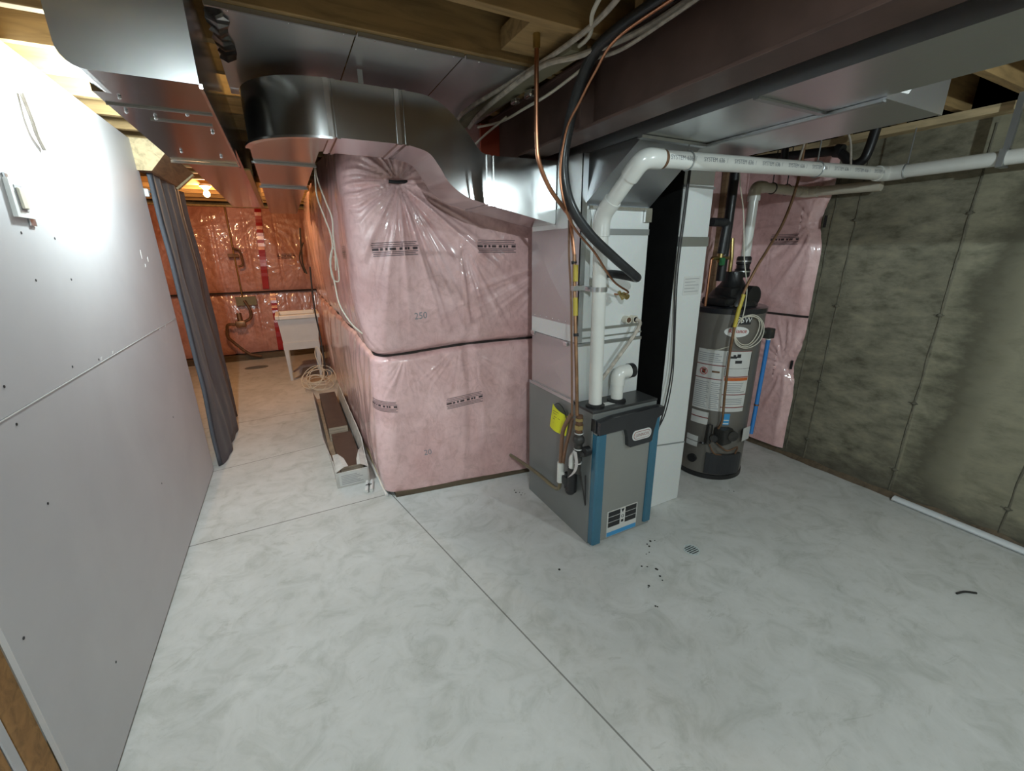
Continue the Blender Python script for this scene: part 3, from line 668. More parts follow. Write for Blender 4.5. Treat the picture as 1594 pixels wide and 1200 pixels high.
# ------------------------------------------------------------------ ducts
def rect_sec(top, bot, y0, y1): return [(bot[0], y0, bot[1]), (bot[0], y1, bot[1]), (top[0], y1, top[1]), (top[0], y0, top[1])]
t = thing('offset_duct', 'curved silver S-shaped supply duct running from the plenum over the pink wrap', 'duct', (.6, 2.2, 1.79))
Y0, Y1 = 2.055, 2.36
part('takeoff', MB().loft([rect_sec((1.337, 2.095), (1.337, 1.785), Y0, Y1), rect_sec((.96, 2.088), (.945, 1.868), Y0, Y1)]), 'mirror', t)
topc = smooth_pts([(.96, 2.088), (.905, 2.105), (.835, 2.185), (.745, 2.262), (.66, 2.297), (.56, 2.303)], 6)
S = []
bt = [(.945, 1.868, 0), (.83, 1.90, 0), (.745, 1.955, 0), (.70, 2.02, 0), (.65, 2.075, 0), (.56, 2.098, 0)]
tp = smooth_pts([(x, 0, z) for x, z in [(.96, 2.088), (.905, 2.105), (.835, 2.185), (.745, 2.262), (.66, 2.297), (.56, 2.303)]], 6)
bp = smooth_pts([(x, 0, z) for x, z, _ in bt], 6)
part('offset_section', MB().loft([rect_sec((a.x, a.z), (b.x, b.z), Y0, Y1) for a, b in zip(tp, bp)], True, True), 'mirror', t, sharp=40)
part('straight_section', MB().loft([rect_sec((.56, 2.303), (.56, 2.098), Y0, Y1), rect_sec((.25, 2.303), (.25, 2.098), Y0, Y1)]), 'mirror', t)
secs = []
for k in range(17):
    a = pi / 2 * k / 16; ro, ri = .31, .03; cx_, cy_ = .25, 2.365
    secs.append([(cx_ - ro * sin(a), cy_ - ro * cos(a), 2.098), (cx_ - ri * sin(a), cy_ - ri * cos(a), 2.098), (cx_ - ri * sin(a), cy_ - ri * cos(a), 2.303), (cx_ - ro * sin(a), cy_ - ro * cos(a), 2.303)])
part('round_elbow', MB().loft(secs, True, True), 'mirror', t, sharp=40)
part('back_run', MB().loft([[(-.06, 2.366, 2.098), (.22, 2.366, 2.098), (.22, 2.366, 2.303), (-.06, 2.366, 2.303)], [(-.06, 3.6, 2.098), (.22, 3.6, 2.098), (.22, 3.6, 2.303), (-.06, 3.6, 2.303)]]), 'mirror', t)
part('far_run', MB().box((-.058, 3.60, 2.100), (.218, 5.9, 2.301)), 'mirror', t)
def cleat(x, zb, zt, w=.035): return MB().box((x, Y0 - .008, zb), (x + w, Y0 - .0005, zt)).box((x, Y0 - .008, zb - .006), (x + w, Y1, zb - .0005))
part('cleat', cleat(.238, 2.098, 2.303, .02), 'foil', t); part('cleat', cleat(.268, 2.098, 2.303, .014), 'mirror', t)
part('cleat', cleat(.515, 2.098, 2.303, .018), 'foil', t); part('cleat', cleat(.55, 2.098, 2.303, .012), 'mirror', t)
part('cleat', cleat(.936, 1.87, 2.09, .02), 'foil', t); part('cleat', cleat(.972, 1.868, 2.09, .012), 'mirror', t)
part('bottom_flange', MB().loft([[(x, y, 2.088), (x, y, 2.097), (x2, y2, 2.097), (x2, y2, 2.088)] for (x, y, x2, y2) in [(.25 - .325 * sin(pi / 2 * k / 12), 2.365 - .325 * cos(pi / 2 * k / 12), .25 - .30 * sin(pi / 2 * k / 12), 2.365 - .30 * cos(pi / 2 * k / 12)) for k in range(13)]], True, True), 'foil', t, sharp=50)
part('hanger_strap', MB().box((.375, Y0 - .002, 2.303), (.395, Y0 + .001, 2.352)), 'metal_dark', t)
part('run_seam', MB().box((-.07, 3.59, 2.086), (.23, 3.62, 2.0975)).box((-.07, 2.70, 2.088), (.23, 2.715, 2.0975)), 'metal_dark', t)

t = thing('square_duct', 'large square galvanized duct end hanging at the upper left', 'duct', (-.25, 2.0, 2.045))
secs = []
def sqsec(y):
    r = .045; pts = [(-.12, 2.355), (-.12, 2.045)]
    for k in range(7): a = pi / 2 * k / 6; pts.append((-.375 + r - r * sin(a), 2.045 + r - r * cos(a)))
    pts.append((-.375, 2.355)); return [(x, y, z) for x, z in pts]
part('duct_body', MB().loft([sqsec(1.43), sqsec(1.60)], True, False), 'mirror', t)
part('duct_run', MB().box((-.370, 1.602, 2.047), (-.122, 2.53, 2.355)), 'mirror', t)
part('bottom_edge', MB().box((-.376, 2.522, 2.036), (-.114, 2.54, 2.046)).box((-.121, 1.43, 2.036), (-.114, 2.54, 2.046)), 'foil', t, 'bright folded bottom edges')
mb = MB()
for (x, y) in ((-.32, 1.62), (-.28, 1.80), (-.19, 1.72), (-.15, 1.92), (-.34, 1.76), (-.17, 2.35), (-.30, 2.3)): mb.sphere((x, y, 2.043), .005, 8)
part('rivets', mb, 'foil', t)['kind'] = 'stuff'
part('cross_seam', MB().box((-.37, 1.70, 2.0425), (-.125, 1.706, 2.0468)), 'metal_dark', t); part('cross_seam', MB().box((-.30, 1.83, 2.043), (-.14, 1.836, 2.0468)), 'metal_dark', t)
t = thing('trunk_duct_rear', 'flat-bottomed duct continuing behind the square duct toward the far bulb', 'duct', (-.25, 4.0, 2.12))
part('duct_body', MB().box((-.385, 2.545, 2.122), (-.125, 3.70, 2.35)), 'mirror', t)
part('duct_body', MB().box((-.38, 3.702, 2.124), (-.10, 5.5, 2.348)), 'mirror', t)
part('side_cleat', MB().box((-.124, 3.1, 2.112), (-.095, 5.4, 2.121)), 'brass', t, 'bright bent edge strip')

# joist pans
for i, (x0, x1, lab) in enumerate(((-.10, .333, 'left'), (.337, .728, 'middle'), (.732, 1.12, 'right'))):
    yy1 = 2.62
    mb = MB(); g = []
    nx, ny = 12, 24
    vs = [(x0 + (x1 - x0) * a / nx, 1.775 + (yy1 - 1.775) * b_ / ny, 2.3615 - .003 * sin(pi * a / nx) * (1 + noise.noise(V((a * .3 + i, b_ * .2, 0))))) for a in range(nx + 1) for b_ in range(ny + 1)]
    mb.add(vs, [(a * (ny + 1) + b_, (a + 1) * (ny + 1) + b_, (a + 1) * (ny + 1) + b_ + 1, a * (ny + 1) + b_ + 1) for a in range(nx) for b_ in range(ny)], True)
    t = thing('joist_pan', 'shiny sheet metal pan nailed under the joists, %s of three sheets' % lab, 'sheet metal', ((x0 + x1) / 2, 2.2, 2.355), 'sheet metal joist pans')
    part('sheet', mb, 'metal_pan', t, sharp=180)
    part('front_hem', MB().box((x0 + .002, 1.768, 2.350), (x1 - .002, 1.776, 2.364)), 'metal_dark', t)
    mb = MB()
    for k in range(3): mb.sphere((x0 + .06 + k * (x1 - x0 - .1) / 2, 1.785, 2.356), .005, 8)
    part('nail_head', mb, 'foil', t)['kind'] = 'stuff'
mb = MB(); vs = []
for k in range(14):
    y = 1.80 + k * .028; vs += [(-.10 + .008 * random.uniform(-1, 1), y, 2.354 - .006 * random.random()), (-.075, y, 2.346 - .010 * random.random()), (-.045 + .01 * random.uniform(-1, 1), y, 2.354 - .004 * random.random())]
mb.add(vs, [(3 * k + j, 3 * k + j + 1, 3 * k + j + 4, 3 * k + j + 3) for k in range(13) for j in range(2)])
single('foil_patch', mb, 'foil', 'crumpled foil tape on the left end of the joist pans', 'tape')

# supply trunk and return trunk on the right
t = thing('supply_air_duct', 'long galvanized trunk duct running beside the steel beam', 'duct', (1.58, .8, 2.10))
part('duct_body', MB().box((1.40, .06, 2.102), (1.768, 1.0, 2.345)), 'metal', t)
part('duct_body', MB().box((1.402, 1.002, 2.103), (1.767, 2.31, 2.343)), 'metal', t)
part('seam_cleat', MB().box((1.395, .995, 2.094), (1.775, 1.015, 2.1015)), 'metal_dark', t)
t = thing('return_air_duct', 'short return duct with closed end beside the long trunk duct', 'duct', (1.96, 1.5, 2.10))
part('duct_body', MB().box((1.776, .83, 2.098), (2.17, 2.28, 2.335)), 'metal', t)
part('end_cap', MB().box((1.772, .822, 2.096), (2.174, .830, 2.34)), 'metal', t)
part('torn_label', MB().add([(1.80, .8205, 2.12), (1.90, .8205, 2.125), (1.97, .8205, 2.20), (1.93, .8205, 2.235), (1.86, .8205, 2.18), (1.80, .8205, 2.15)], [(0, 1, 2, 3, 4, 5)]), 'paper', t, 'torn white label on the closed end')
part('bottom_seam', MB().box((1.772, .83, 2.090), (1.792, 2.2, 2.0975)), 'metal_dark', t, 'dark lengthwise seam')
t = thing('return_drop', 'tall narrow grey return duct standing on the floor between furnace and water heater', 'duct', (2.06, 2.0, 0))
part('front_panel', MB().loft([[(1.935, 1.75, .46), (2.19, 1.75, .43), (2.19, 1.76, .43), (1.935, 1.76, .46)], [(1.945, 1.75, 2.07), (2.175, 1.75, 2.07), (2.175, 1.76, 2.07), (1.945, 1.76, 2.07)]]), 'metal_satin', t)
part('side_panel', MB().box((1.934, 1.752, .02), (1.944, 2.26, 2.07)), 'black_matte', t, 'left side with the shade put into its black colour')  # black stands in for the shade behind the plenum
part('casing', MB().box((1.945, 1.762, .02), (2.185, 2.26, 2.07)), 'metal_dark', t)
part('boot', MB().loft([[(1.925, 1.75, .002), (2.19, 1.75, .002), (2.19, 1.761, .002), (1.925, 1.761, .002)], [(1.932, 1.748, .455), (2.19, 1.748, .425), (2.19, 1.761, .425), (1.932, 1.761, .455)]]), 'metal_satin', t)
part('top_cleat', MB().box((1.94, 1.742, 1.965), (2.18, 1.75, 1.975)).box((1.94, 1.742, 1.665), (2.18, 1.75, 1.715)), 'metal', t)
part('boot_seam', MB().hexa([(1.93, 1.744, .455), (2.192, 1.744, .425), (2.192, 1.75, .425), (1.93, 1.75, .455), (1.93, 1.744, .462), (2.192, 1.744, .432), (2.192, 1.75, .432), (1.93, 1.75, .462)]), 'metal_dark', t)
lb = part('paper_label', MB().box((2.02, 1.7475, 1.395), (2.155, 1.7495, 1.50)), 'paper', t, 'white instruction label')
mb = MB()
for k in range(5): mb.box((2.03, 1.7468, 1.485 - k * .018), (2.145 - .03 * (k % 2), 1.7474, 1.488 - k * .018))
part('printed_lines', mb, 'paper_grey', lb)
single('drop_cable', MB().tube(smooth_pts([(1.955, 1.735, 2.06), (1.945, 1.735, 1.8), (1.93, 1.73, 1.5), (1.955, 1.72, 1.15), (1.96, 1.715, .95), (1.92, 1.70, .75), (1.87, 1.69, .60)], 6), .0045, 8).tube(smooth_pts([(1.965, 1.735, 2.06), (1.958, 1.735, 1.8), (1.945, 1.73, 1.5), (1.975, 1.725, 1.1), (1.975, 1.715, .90), (1.93, 1.70, .70), (1.855, 1.69, .585)], 6), .0035, 8), 'dark_wire', 'thin dark cables running down the left edge of the grey return duct', 'cable')

# ------------------------------------------------------------------ pvc vents
def arc_f(p0, p1, r=.0):
    p0 = V(p0); p1 = V(p1); d = (p1 - p0).normalized(); side = V((-.6, -.75, .0)); side = (side - d * side.dot(d)).normalized(); w = d.cross(side)
    if w.z < 0: w = -w
    return d, side, w
PR = .036
t = thing('furnace_vent_pipe', 'white PVC vent pipe rising from the furnace and running across to the concrete wall', 'pipe', (1.405, 1.725, FH))
P = [(1.405, 1.725, FH + .002), (1.393, 1.735, 1.805), (1.408, 1.50, 2.017), (3.33, 1.46, 2.075), (3.33, .2, 2.075), (3.33, -1.2, 2.075)]
def seg(a, b, u0, u1): a = V(a); b = V(b); d = (b - a).normalized(); return a + d * u0, b - d * u1
for i, (c0, c1) in enumerate(((0, .05), (.05, .06), (.06, .06), (.06, 0), )):
    a, b = seg(P[i], P[i + 1] if i < 3 else P[5], c0, c1)
    part('pipe_section', MB().cyl(a, b, PR, 28), 'pvc', t)
def elbow(pts, i, L, r):
    p = V(pts[i]); a = p + (V(pts[i - 1]) - p).normalized() * L; b = p + (V(pts[i + 1]) - p).normalized() * L
    return MB().tube(fillet([a, p, b], L * .75, 8), r, 26)
for i in (1, 2, 3): part('elbow', elbow(P, i, .095, PR + .006), 'pvc', t)
d, sd, w = arc_f(P[2], P[3])
def on_pipe(a0):
    base = V(P[2]) + d * a0
    def f(a, b):
        th = b / PR + .05; return base + d * a + (sd * cos(th) + w * sin(th)) * (PR + .0012)
    return f
for k in range(9): part('pipe_print', text_mb('SYSTEM 636  /', .026, on_pipe(.20 + k * .20)), 'ink_grey', t, 'faint grey lettering along the pipe')
mb = MB(); base = V(P[2]) + d * .085
part('red_cement_ring', MB().cyl(base + d * .006, base + d * .03, PR + .002, 28), 'rust', t, 'reddish cement mark at the elbow')
def strap_at(p, dirv, r, top):
    mb = MB(); dirv = V(dirv).normalized(); u = V((0, 0, 1)) - dirv * dirv.z; u.normalize(); w_ = dirv.cross(u)
    ring = [V(p) + (u * cos(a) + w_ * sin(a)) * (r + .003) for a in [2 * pi * k / 20 for k in range(21)]]
    mb.tube(ring, .0035, 6); mb.tube([V(p) + u * r, (p[0], p[1], top)], .0035, 6); return mb
for a0 in (.26, 1.22): part('hanger_wire', strap_at(V(P[2]) + d * a0, d, PR, 2.34), 'metal_dark', t)
part('hanger_wire', strap_at(V((3.33, 1.36, 2.075)), (0, 1, 0), PR, 2.30), 'metal_dark', t)
part('hanger_strap', MB().box((3.32, .95, 2.04), (3.345, .975, JB)).box((3.288, .95, 2.03), (3.375, .975, 2.115)), 'metal_dark', t)
part('pipe_clamp', MB().lathe([(.037, -.012), (.041, -.012), (.041, .012), (.037, .012)], (1.4, 1.735, 1.46), 24).box((1.355, 1.75, 1.45), (1.39, 1.83, 1.472)), 'metal', t)
t = thing('heater_vent_pipe', 'thinner cream PVC vent pipe rising from the water heater behind the first vent pipe', 'pipe', (2.86, 1.97, 1.6))
Q = [(2.86, 1.97, 1.60), (2.855, 1.97, 2.045), (3.38, 1.94, 2.03), (3.41, 1.50, 2.02), (3.41, -1.2, 2.02)]
part('pipe_section', MB().cyl(*seg(Q[0], Q[1], 0, .05), .031, 24), 'pvc', t)
part('pipe_section', MB().cyl(*seg(Q[1], Q[2], .05, .05), .031, 24), 'pvc_dirty', t)
part('pipe_section', MB().cyl(*seg(Q[2], Q[3], .05, 0), .031, 24), 'pvc_dirty', t)
part('elbow', elbow(Q, 1, .085, .037), 'pvc_dirty', t); part('elbow', elbow(Q, 2, .08, .036), 'pvc_dirty', t)
part('coupling', MB().cyl((2.856, 1.97, 1.955), (2.856, 1.97, 1.985), .039, 24), 'pvc', t)
for x in (3.02, 3.18): part('hanger_wire', strap_at(V((x, 1.96, 2.04)), (1, 0, 0), .031, 2.33), 'dark_wire', t)

# ------------------------------------------------------------------ refrigerant lines and pipes near the furnace
single('insulated_hose', MB().tube(smooth_pts([(1.10, 1.10, 2.345), (1.10, 1.30, 2.345), (1.10, 1.45, 2.325), (1.10, 1.545, 2.24), (1.095, 1.60, 2.12), (1.088, 1.62, 1.98), (1.12, 1.61, 1.84), (1.22, 1.60, 1.72), (1.37, 1.60, 1.615), (1.50, 1.605, 1.535), (1.548, 1.63, 1.515), (1.545, 1.68, 1.52), (1.51, 1.75, 1.53), (1.50, 1.826, 1.53)], 8), .0215, 16), 'black_foam', 'thick black foam-sleeved refrigerant hose sweeping down to the plenum', 'hose')
single('copper_line', MB().tube(smooth_pts([(1.09, 1.05, 2.325), (1.08, 1.31, 2.31), (1.08, 1.42, 2.25), (1.075, 1.50, 2.18), (1.062, 1.565, 2.10), (1.06, 1.60, 1.95), (1.09, 1.60, 1.82), (1.16, 1.62, 1.735), (1.30, 1.66, 1.64), (1.46, 1.70, 1.50), (1.60, 1.74, 1.435), (1.585, 1.80, 1.42), (1.58, 1.828, 1.42)], 8), .0052, 10), 'copper', 'thin copper refrigerant line following the black foam hose', 'pipe')
single('valve_cap', MB().cyl((1.56, 1.735, 1.425), (1.56, 1.70, 1.415), .015, 12).cyl((1.545, 1.75, 1.44), (1.575, 1.75, 1.40), .009, 10), 'brass', 'small brass service valve hanging at the end of the copper line', 'valve')
t = thing('gas_line', 'copper gas line running down the left side of the plenum to the furnace', 'pipe', (1.28, 1.75, .6))
part('upper_tube', MB().tube(smooth_pts([(.92, 1.56, 2.40), (.918, 1.555, 2.2), (.918, 1.55, 2.05), (.93, 1.55, 1.97), (.985, 1.56, 1.885), (1.08, 1.60, 1.82), (1.20, 1.72, 1.79), (1.265, 1.80, 1.74), (1.283, 1.795, 1.62)], 7), .0085, 10), 'copper', t)
part('stub_fitting', MB().cyl((.92, 1.56, 2.34), (.92, 1.56, 2.41), .014, 12), 'brass', t)
part('lower_tube', MB().tube(smooth_pts([(1.283, 1.795, 1.63), (1.288, 1.79, 1.45), (1.286, 1.765, 1.24), (1.285, 1.74, 1.0), (1.282, 1.72, .80)], 7), .0095, 10), 'copper_dull', t)
part('twin_tube', MB().tube(smooth_pts([(1.255, 1.81, 1.79), (1.262, 1.81, 1.62), (1.272, 1.80, 1.45), (1.270, 1.78, 1.24), (1.268, 1.76, 1.0), (1.262, 1.74, .80)], 7), .0055, 8), 'brown_hose', t)
part('yellow_sleeve', MB().cyl((1.289, 1.788, 1.58), (1.289, 1.786, 1.50), .0125, 12).cyl((1.288, 1.782, 1.42), (1.288, 1.775, 1.33), .0125, 12), 'yellow_pipe', t, 'yellow coated stretches')
part('black_tape', MB().cyl((1.284, 1.80, 1.60), (1.286, 1.797, 1.585), .014, 12).cyl((1.287, 1.764, 1.24), (1.287, 1.762, 1.225), .014, 12), 'ink', t)
part('wall_clamp', MB().box((1.268, 1.77, 1.455), (1.338, 1.795, 1.478)), 'metal', t)
t = thing('gas_valve_train', 'dark iron gas shut-off and fittings stacked on the furnace left side', 'valve', (1.30, 1.71, .5))
part('union', MB().cyl((1.295, 1.715, .80), (1.295, 1.715, .70), .019, 12), 'rust', t)
part('hex_nut', MB().cyl((1.295, 1.715, .745), (1.295, 1.715, .72), .025, 6).cyl((1.295, 1.715, .785), (1.295, 1.715, .768), .023, 6), 'brass', t)
part('shutoff_body', MB().cyl((1.295, 1.715, .70), (1.295, 1.715, .60), .023, 14).sphere((1.295, 1.715, .655), .034, 14), 'iron', t)
part('sealant_ring', MB().cyl((1.295, 1.715, .694), (1.295, 1.715, .700), .025, 14).cyl((1.295, 1.715, .600), (1.295, 1.715, .606), .025, 14).cyl((1.295, 1.715, .512), (1.295, 1.715, .518), .021, 14), 'white', t, 'white sealant rings')
part('lower_nipple', MB().cyl((1.295, 1.715, .60), (1.295, 1.715, .45), .018, 14).cyl((1.295, 1.715, .56), (1.295, 1.715, .53), .024, 8), 'iron', t)
part('inlet_elbow', MB().tube(fillet([(1.295, 1.715, .58), (1.295, 1.68, .58), (1.338, 1.68, .58)], .02, 4), .017, 10), 'iron', t)
part('black_knob', MB().cyl((1.30, 1.672, .60), (1.335, 1.672, .60), .028, 16), 'black', t)
t = thing('drain_trap', 'black condensate trap with white elbow on the lower left side of the furnace', 'trap', (1.30, 1.80, .3))
part('trap_body', MB().cyl((1.305, 1.775, .455), (1.305, 1.775, .30), .028, 14).box((1.28, 1.79, .32), (1.335, 1.85, .38), .008).sphere((1.305, 1.79, .30), .032, 12).cyl((1.3, 1.82, .40), (1.3, 1.82, .30), .016, 10), 'black', t)
part('white_elbow', MB().tube(fillet([(1.305, 1.775, .45), (1.305, 1.775, .52), (1.338, 1.775, .54)], .035, 6), .024, 16), 'pvc', t, 'white elbow')
part('white_tee', MB().cyl((1.29, 1.875, .315), (1.29, 1.875, .445), .021, 16).cyl((1.29, 1.875, .38), (1.30, 1.84, .37), .017, 12), 'pvc', t, 'white tee')
part('supply_hose', MB().tube(smooth_pts([(1.29, 1.875, .44), (1.288, 1.87, .55), (1.275, 1.84, .66), (1.265, 1.79, .74), (1.262, 1.745, .80)], 6), .012, 12).tube(smooth_pts([(1.30, 1.865, .44), (1.305, 1.85, .55), (1.30, 1.81, .66), (1.285, 1.77, .76)], 6), .010, 12), 'brown_hose', t, 'brown vinyl hoses')
part('floor_hose', MB().tube(smooth_pts([(1.29, 1.875, .32), (1.288, 1.885, .265), (1.286, 1.94, .245), (1.285, 2.1, .245), (1.286, 2.35, .225), (1.29, 2.53, .20)], 6), .012, 12), 'hose', t, 'olive hose leading back along the wall')
single('sediment_wire', MB().tube(smooth_pts([(1.32, 1.72, .45), (1.325, 1.69, .33), (1.328, 1.672, .255), (1.329, 1.677, .33), (1.33, 1.685, .44)], 6), .004, 8), 'dark_wire', 'bent grey wire hanging below the gas fittings', 'wire')
tg = MB(); vs = []
for k in range(13):
    a = k / 12; yc = 1.70 - .045 * sin(pi * a) + .03 * a; z = .60 - .175 * a; w_ = .019 * (1 - a) ** .6 + .002
    vs += [(1.262 - .02 * a, yc + w_, z), (1.258 - .02 * a, yc - w_, z + .004)]
tg.add(vs, [(2 * k, 2 * k + 1, 2 * k + 3, 2 * k + 2) for k in range(12)])
single('curled_tag', tg, 'white', 'curled white paper tag hanging from the gas fittings', 'tag')
mb = MB(); vs = []
for i in range(9):
    for j in range(7):
        a, b = i / 8, j / 6; y = 2.025 - .175 * a; z = .615 + .15 * b - .03 * a * b + .0 * a; y += .012 * (1 - b); vs.append((1.325 - .018 * sin(pi * a) - .012 * (1 - b), y, z))
mb.add(vs, [(i * 7 + j, (i + 1) * 7 + j, (i + 1) * 7 + j + 1, i * 7 + j + 1) for i in range(8) for j in range(6)], True)
t = thing('yellow_tag', 'bright yellow inspection tag tied to the left side of the furnace', 'tag', (1.32, 1.95, .61))
part('tag_sheet', mb, 'yellow', t, sharp=180)
mb = MB()
for k, (y0, y1, z) in enumerate(((1.99, 1.93, .735), (1.985, 1.95, .72), (1.98, 1.915, .700), (1.99, 1.93, .685), (1.985, 1.94, .66))):
    mb.box((1.303, y0, z), (1.3035, y1, z + .002))
part('handwriting', mb, 'ink', t); part('tie_wire', MB().tube(smooth_pts([(1.322, 2.0, .765), (1.325, 1.96, .785), (1.322, 1.90, .762), (1.30, 1.84, .72)], 5), .003, 6), 'ink', t)

# ------------------------------------------------------------------ water heater
HC = V((2.77, 1.98)); HR = .238
Fv = V((-.815, -.58)); Rv = V((.58, -.815))
def hp(a, z, off=0.):
    a = radians(a); r = HR + off; return V((HC.x + r * (Fv.x * cos(a) + Rv.x * sin(a)), HC.y + r * (Fv.y * cos(a) + Rv.y * sin(a)), z))
def hpatch(a0, a1, z0, z1, off, n=10):
    mb = MB(); vs = []
    for i in range(n + 1):
        a = a0 + (a1 - a0) * i / n; vs += [hp(a, z0, off), hp(a, z1, off), hp(a, z1, -.001), hp(a, z0, -.001)]
    mb.loft([vs[4 * i:4 * i + 4] for i in range(n + 1)], True, False); return mb
t = thing('water_heater', 'tall taupe cylindrical gas water heater with black lid', 'water heater', (HC.x, HC.y, 0))
part('tank', MB().lathe([(HR, .035), (HR, 1.235)], (HC.x, HC.y, 0), 72), 'heater', t, sharp=50)
part('base_ring', MB().lathe([(HR - .004, 0), (HR + .006, .004), (HR + .006, .036), (HR, .040)], (HC.x, HC.y, 0), 72), 'black', t)
part('lid', MB().lathe([(HR + .002, 1.232), (HR + .008, 1.236), (HR + .008, 1.268), (HR - .004, 1.275), (.02, 1.278)], (HC.x, HC.y, 0), 72), 'black_plastic', t)
bl = part('blower_housing', MB().lathe([(.175, 1.278), (.17, 1.30), (.13, 1.36), (.085, 1.41), (.06, 1.45), (.055, 1.50)], (HC.x + .01, HC.y, 0), 32).box((HC.x - .20, HC.y - .12, 1.278), (HC.x - .02, HC.y + .08, 1.335), .02).box((HC.x - .13, HC.y - .10, 1.33), (HC.x + .0, HC.y + .04, 1.40), .02).cyl((HC.x + .03, HC.y - .16, 1.34), (HC.x + .03, HC.y - .02, 1.34), .07, 20), 'black', t)
part('vent_collar', MB().lathe([(.045, 1.46), (.050, 1.47), (.050, 1.51), (.042, 1.52), (.042, 1.545), (.047, 1.55), (.047, 1.59), (.040, 1.60)], (2.85, 1.97, 0), 28), 'black', t)
part('collar_clamp', MB().cyl((2.85, 1.97, 1.495), (2.85, 1.97, 1.503), .053, 24).cyl((2.85, 1.97, 1.565), (2.85, 1.97, 1.572), .050, 24), 'metal', t, 'steel hose clamps')
lg = part('maker_plate', hpatch(13, 38, 1.168, 1.228, .002), 'ink', t, 'black plate with white letters')
part('plate_lettering', text_mb('GSW', .062, lambda a, b: hp(25.5 + math.degrees(a / HR) * .80, 1.198 + b * .9, .0035)), 'white', lg)
ov = MB(); n = 28
ring = [hp(18 + 19 * cos(2 * pi * k / n), 1.118 + .036 * sin(2 * pi * k / n), .003) for k in range(n)]; ov.add([hp(18, 1.118, .004)] + ring, [(0, 1 + k, 1 + (k + 1) % n) for k in range(n)])
og = part('oval_badge', ov, 'white', t, 'white oval badge with red script')
part('badge_lettering', text_mb('Reliance', .040, lambda a, b: hp(19 + math.degrees(a / HR) * .85, 1.124 + b, .006)), 'red_ink', og)
lw = part('warning_label', hpatch(-38, 50, .545, .985, .0015, 20), 'paper', t, 'large white warning label with red lines')
mb = MB()
for (a0, a1, z, h) in ((-38, 8, .875, .006), (-38, 6, .775, .006), (10, 50, .982, .004), (8, 50, .80, .006), (9, 50, .67, .006), (9, 50, .575, .006)):
    part('red_rule', hpatch(a0, a1, z, z + h, .0025, 8), 'red_dark', lw)
q = hpatch(9, 49, .775, .797, .0026, 8); part('orange_heading', q, 'orange_ink', lw)
def text_lines(spec, label=None):
    mb = MB()
    for a0, a1, z in spec:
        q = hpatch(a0, a1, z, z + .004, .0024, 5); mb.add(q.v, q.f)
    part('printed_text', mb, 'ink_grey', lw)['kind'] = 'stuff'
text_lines([(-36, -12 - (i * 37 % 5), .560 + i * .0145) for i in range(14)])
text_lines([(-9, 6 - (i * 37 % 5), .560 + i * .0145) for i in range(14)])
text_lines([(-36, 4 - (i * 13 % 9), .90 + i * .014) for i in range(5)])
text_lines([(12, 46 - (i * 17 % 9), .69 + i * .013) for i in range(6)])
text_lines([(12, 44, .60 + i * .013) for i in range(4)])
mb = MB()
for (a0, a1, z0, z1) in ((14, 24, .935, .95), (24, 30, .94, .965), (22, 33, .90, .92), (18, 22, .945, .96), (8, 50, .862, .864), (8, 9, .81, .98), (49, 50, .81, .98)):
    q = hpatch(a0, a1, z0, z1, .0026, 4); mb.add(q.v, q.f)
part('diagram', mb, 'ink', lw)
rg = [hp(-24 + 6.0 * cos(2 * pi * k / 20), .828 + .025 * sin(2 * pi * k / 20), .004) for k in range(21)]
part('no_sign', MB().tube(rg, .0022, 5).tube([hp(-28, .846, .004), hp(-20, .81, .004)], .002, 5), 'red_ink', lw, 'red prohibition ring')
mb = MB(); q = hpatch(-27, -21, .812, .845, .0025, 3); mb.add(q.v, q.f); q = hpatch(-11, 1, .825, .838, .0025, 3); mb.add(q.v, q.f); part('flame_icon', mb, 'rust', lw)
l2 = part('small_label', hpatch(-37, -7, .43, .525, .0015), 'paper', t, 'pale label with red stripe')
q = hpatch(-37, -7, .478, .485, .0025); part('red_rule', q, 'red_dark', l2)
part('lower_sticker', hpatch(-41, -19, .285, .325, .0015).add(hpatch(-41, -19, .24, .278, .0015).v, hpatch(-41, -19, .24, .278, .0015).f), 'paper', t, 'two narrow white stickers')
es = part('energy_sticker', hpatch(13, 27, .445, .53, .002), 'energy', t, 'small sky blue sticker')
q = MB(); q1 = hpatch(14, 26, .478, .484, .003, 3); q.add(q1.v, q1.f); q1 = hpatch(14, 26, .452, .46, .003, 3); q.add(q1.v, q1.f); part('white_stripe', q, 'white', es)
part('drain_cap', MB().cyl(hp(-24, .145, -.005), hp(-24, .145, .018), .032, 20), 'black', t)
gv = part('gas_control', MB().box(hp(18, .31) + V((-.055, -.06, 0)), hp(18, .31) + V((.045, .03, .12)), .012).cyl(hp(-2, .44, .01), hp(-2, .30, .03), .020, 12).cyl(hp(30, .38, 0), hp(30, .38, .06), .038, 16), 'iron', t, 'dark gas control block')
part('control_knob', MB().cyl(hp(5, .36, .04), hp(5, .36, .07), .026, 16).cyl(hp(-9, .30, .03), hp(-9, .29, .035), .022, 12), 'black', gv)
part('manifold_tube', MB().tube(smooth_pts([hp(10, .32, .04), hp(24, .27, .06), hp(40, .29, .05), hp(44, .22, .02)], 5), .006, 8).tube(smooth_pts([hp(0, .30, .03), hp(8, .24, .05), hp(20, .22, .03)], 5), .005, 8), 'rust', gv)
part('burner_cover', hpatch(-2, 58, .055, .215, .022, 10), 'black_plastic', t, 'black burner access cover')
tgm = MB(); c0 = hp(46, .40, .05); c1 = hp(72, .40, .03)
tgm.hexa([(c0.x, c0.y, .33), (c1.x, c1.y, .315), (c1.x + .002, c1.y + .002, .315), (c0.x + .002, c0.y + .002, .33), (c0.x, c0.y, .43), (c1.x, c1.y, .415), (c1.x + .002, c1.y + .002, .415), (c0.x + .002, c0.y + .002, .43)])
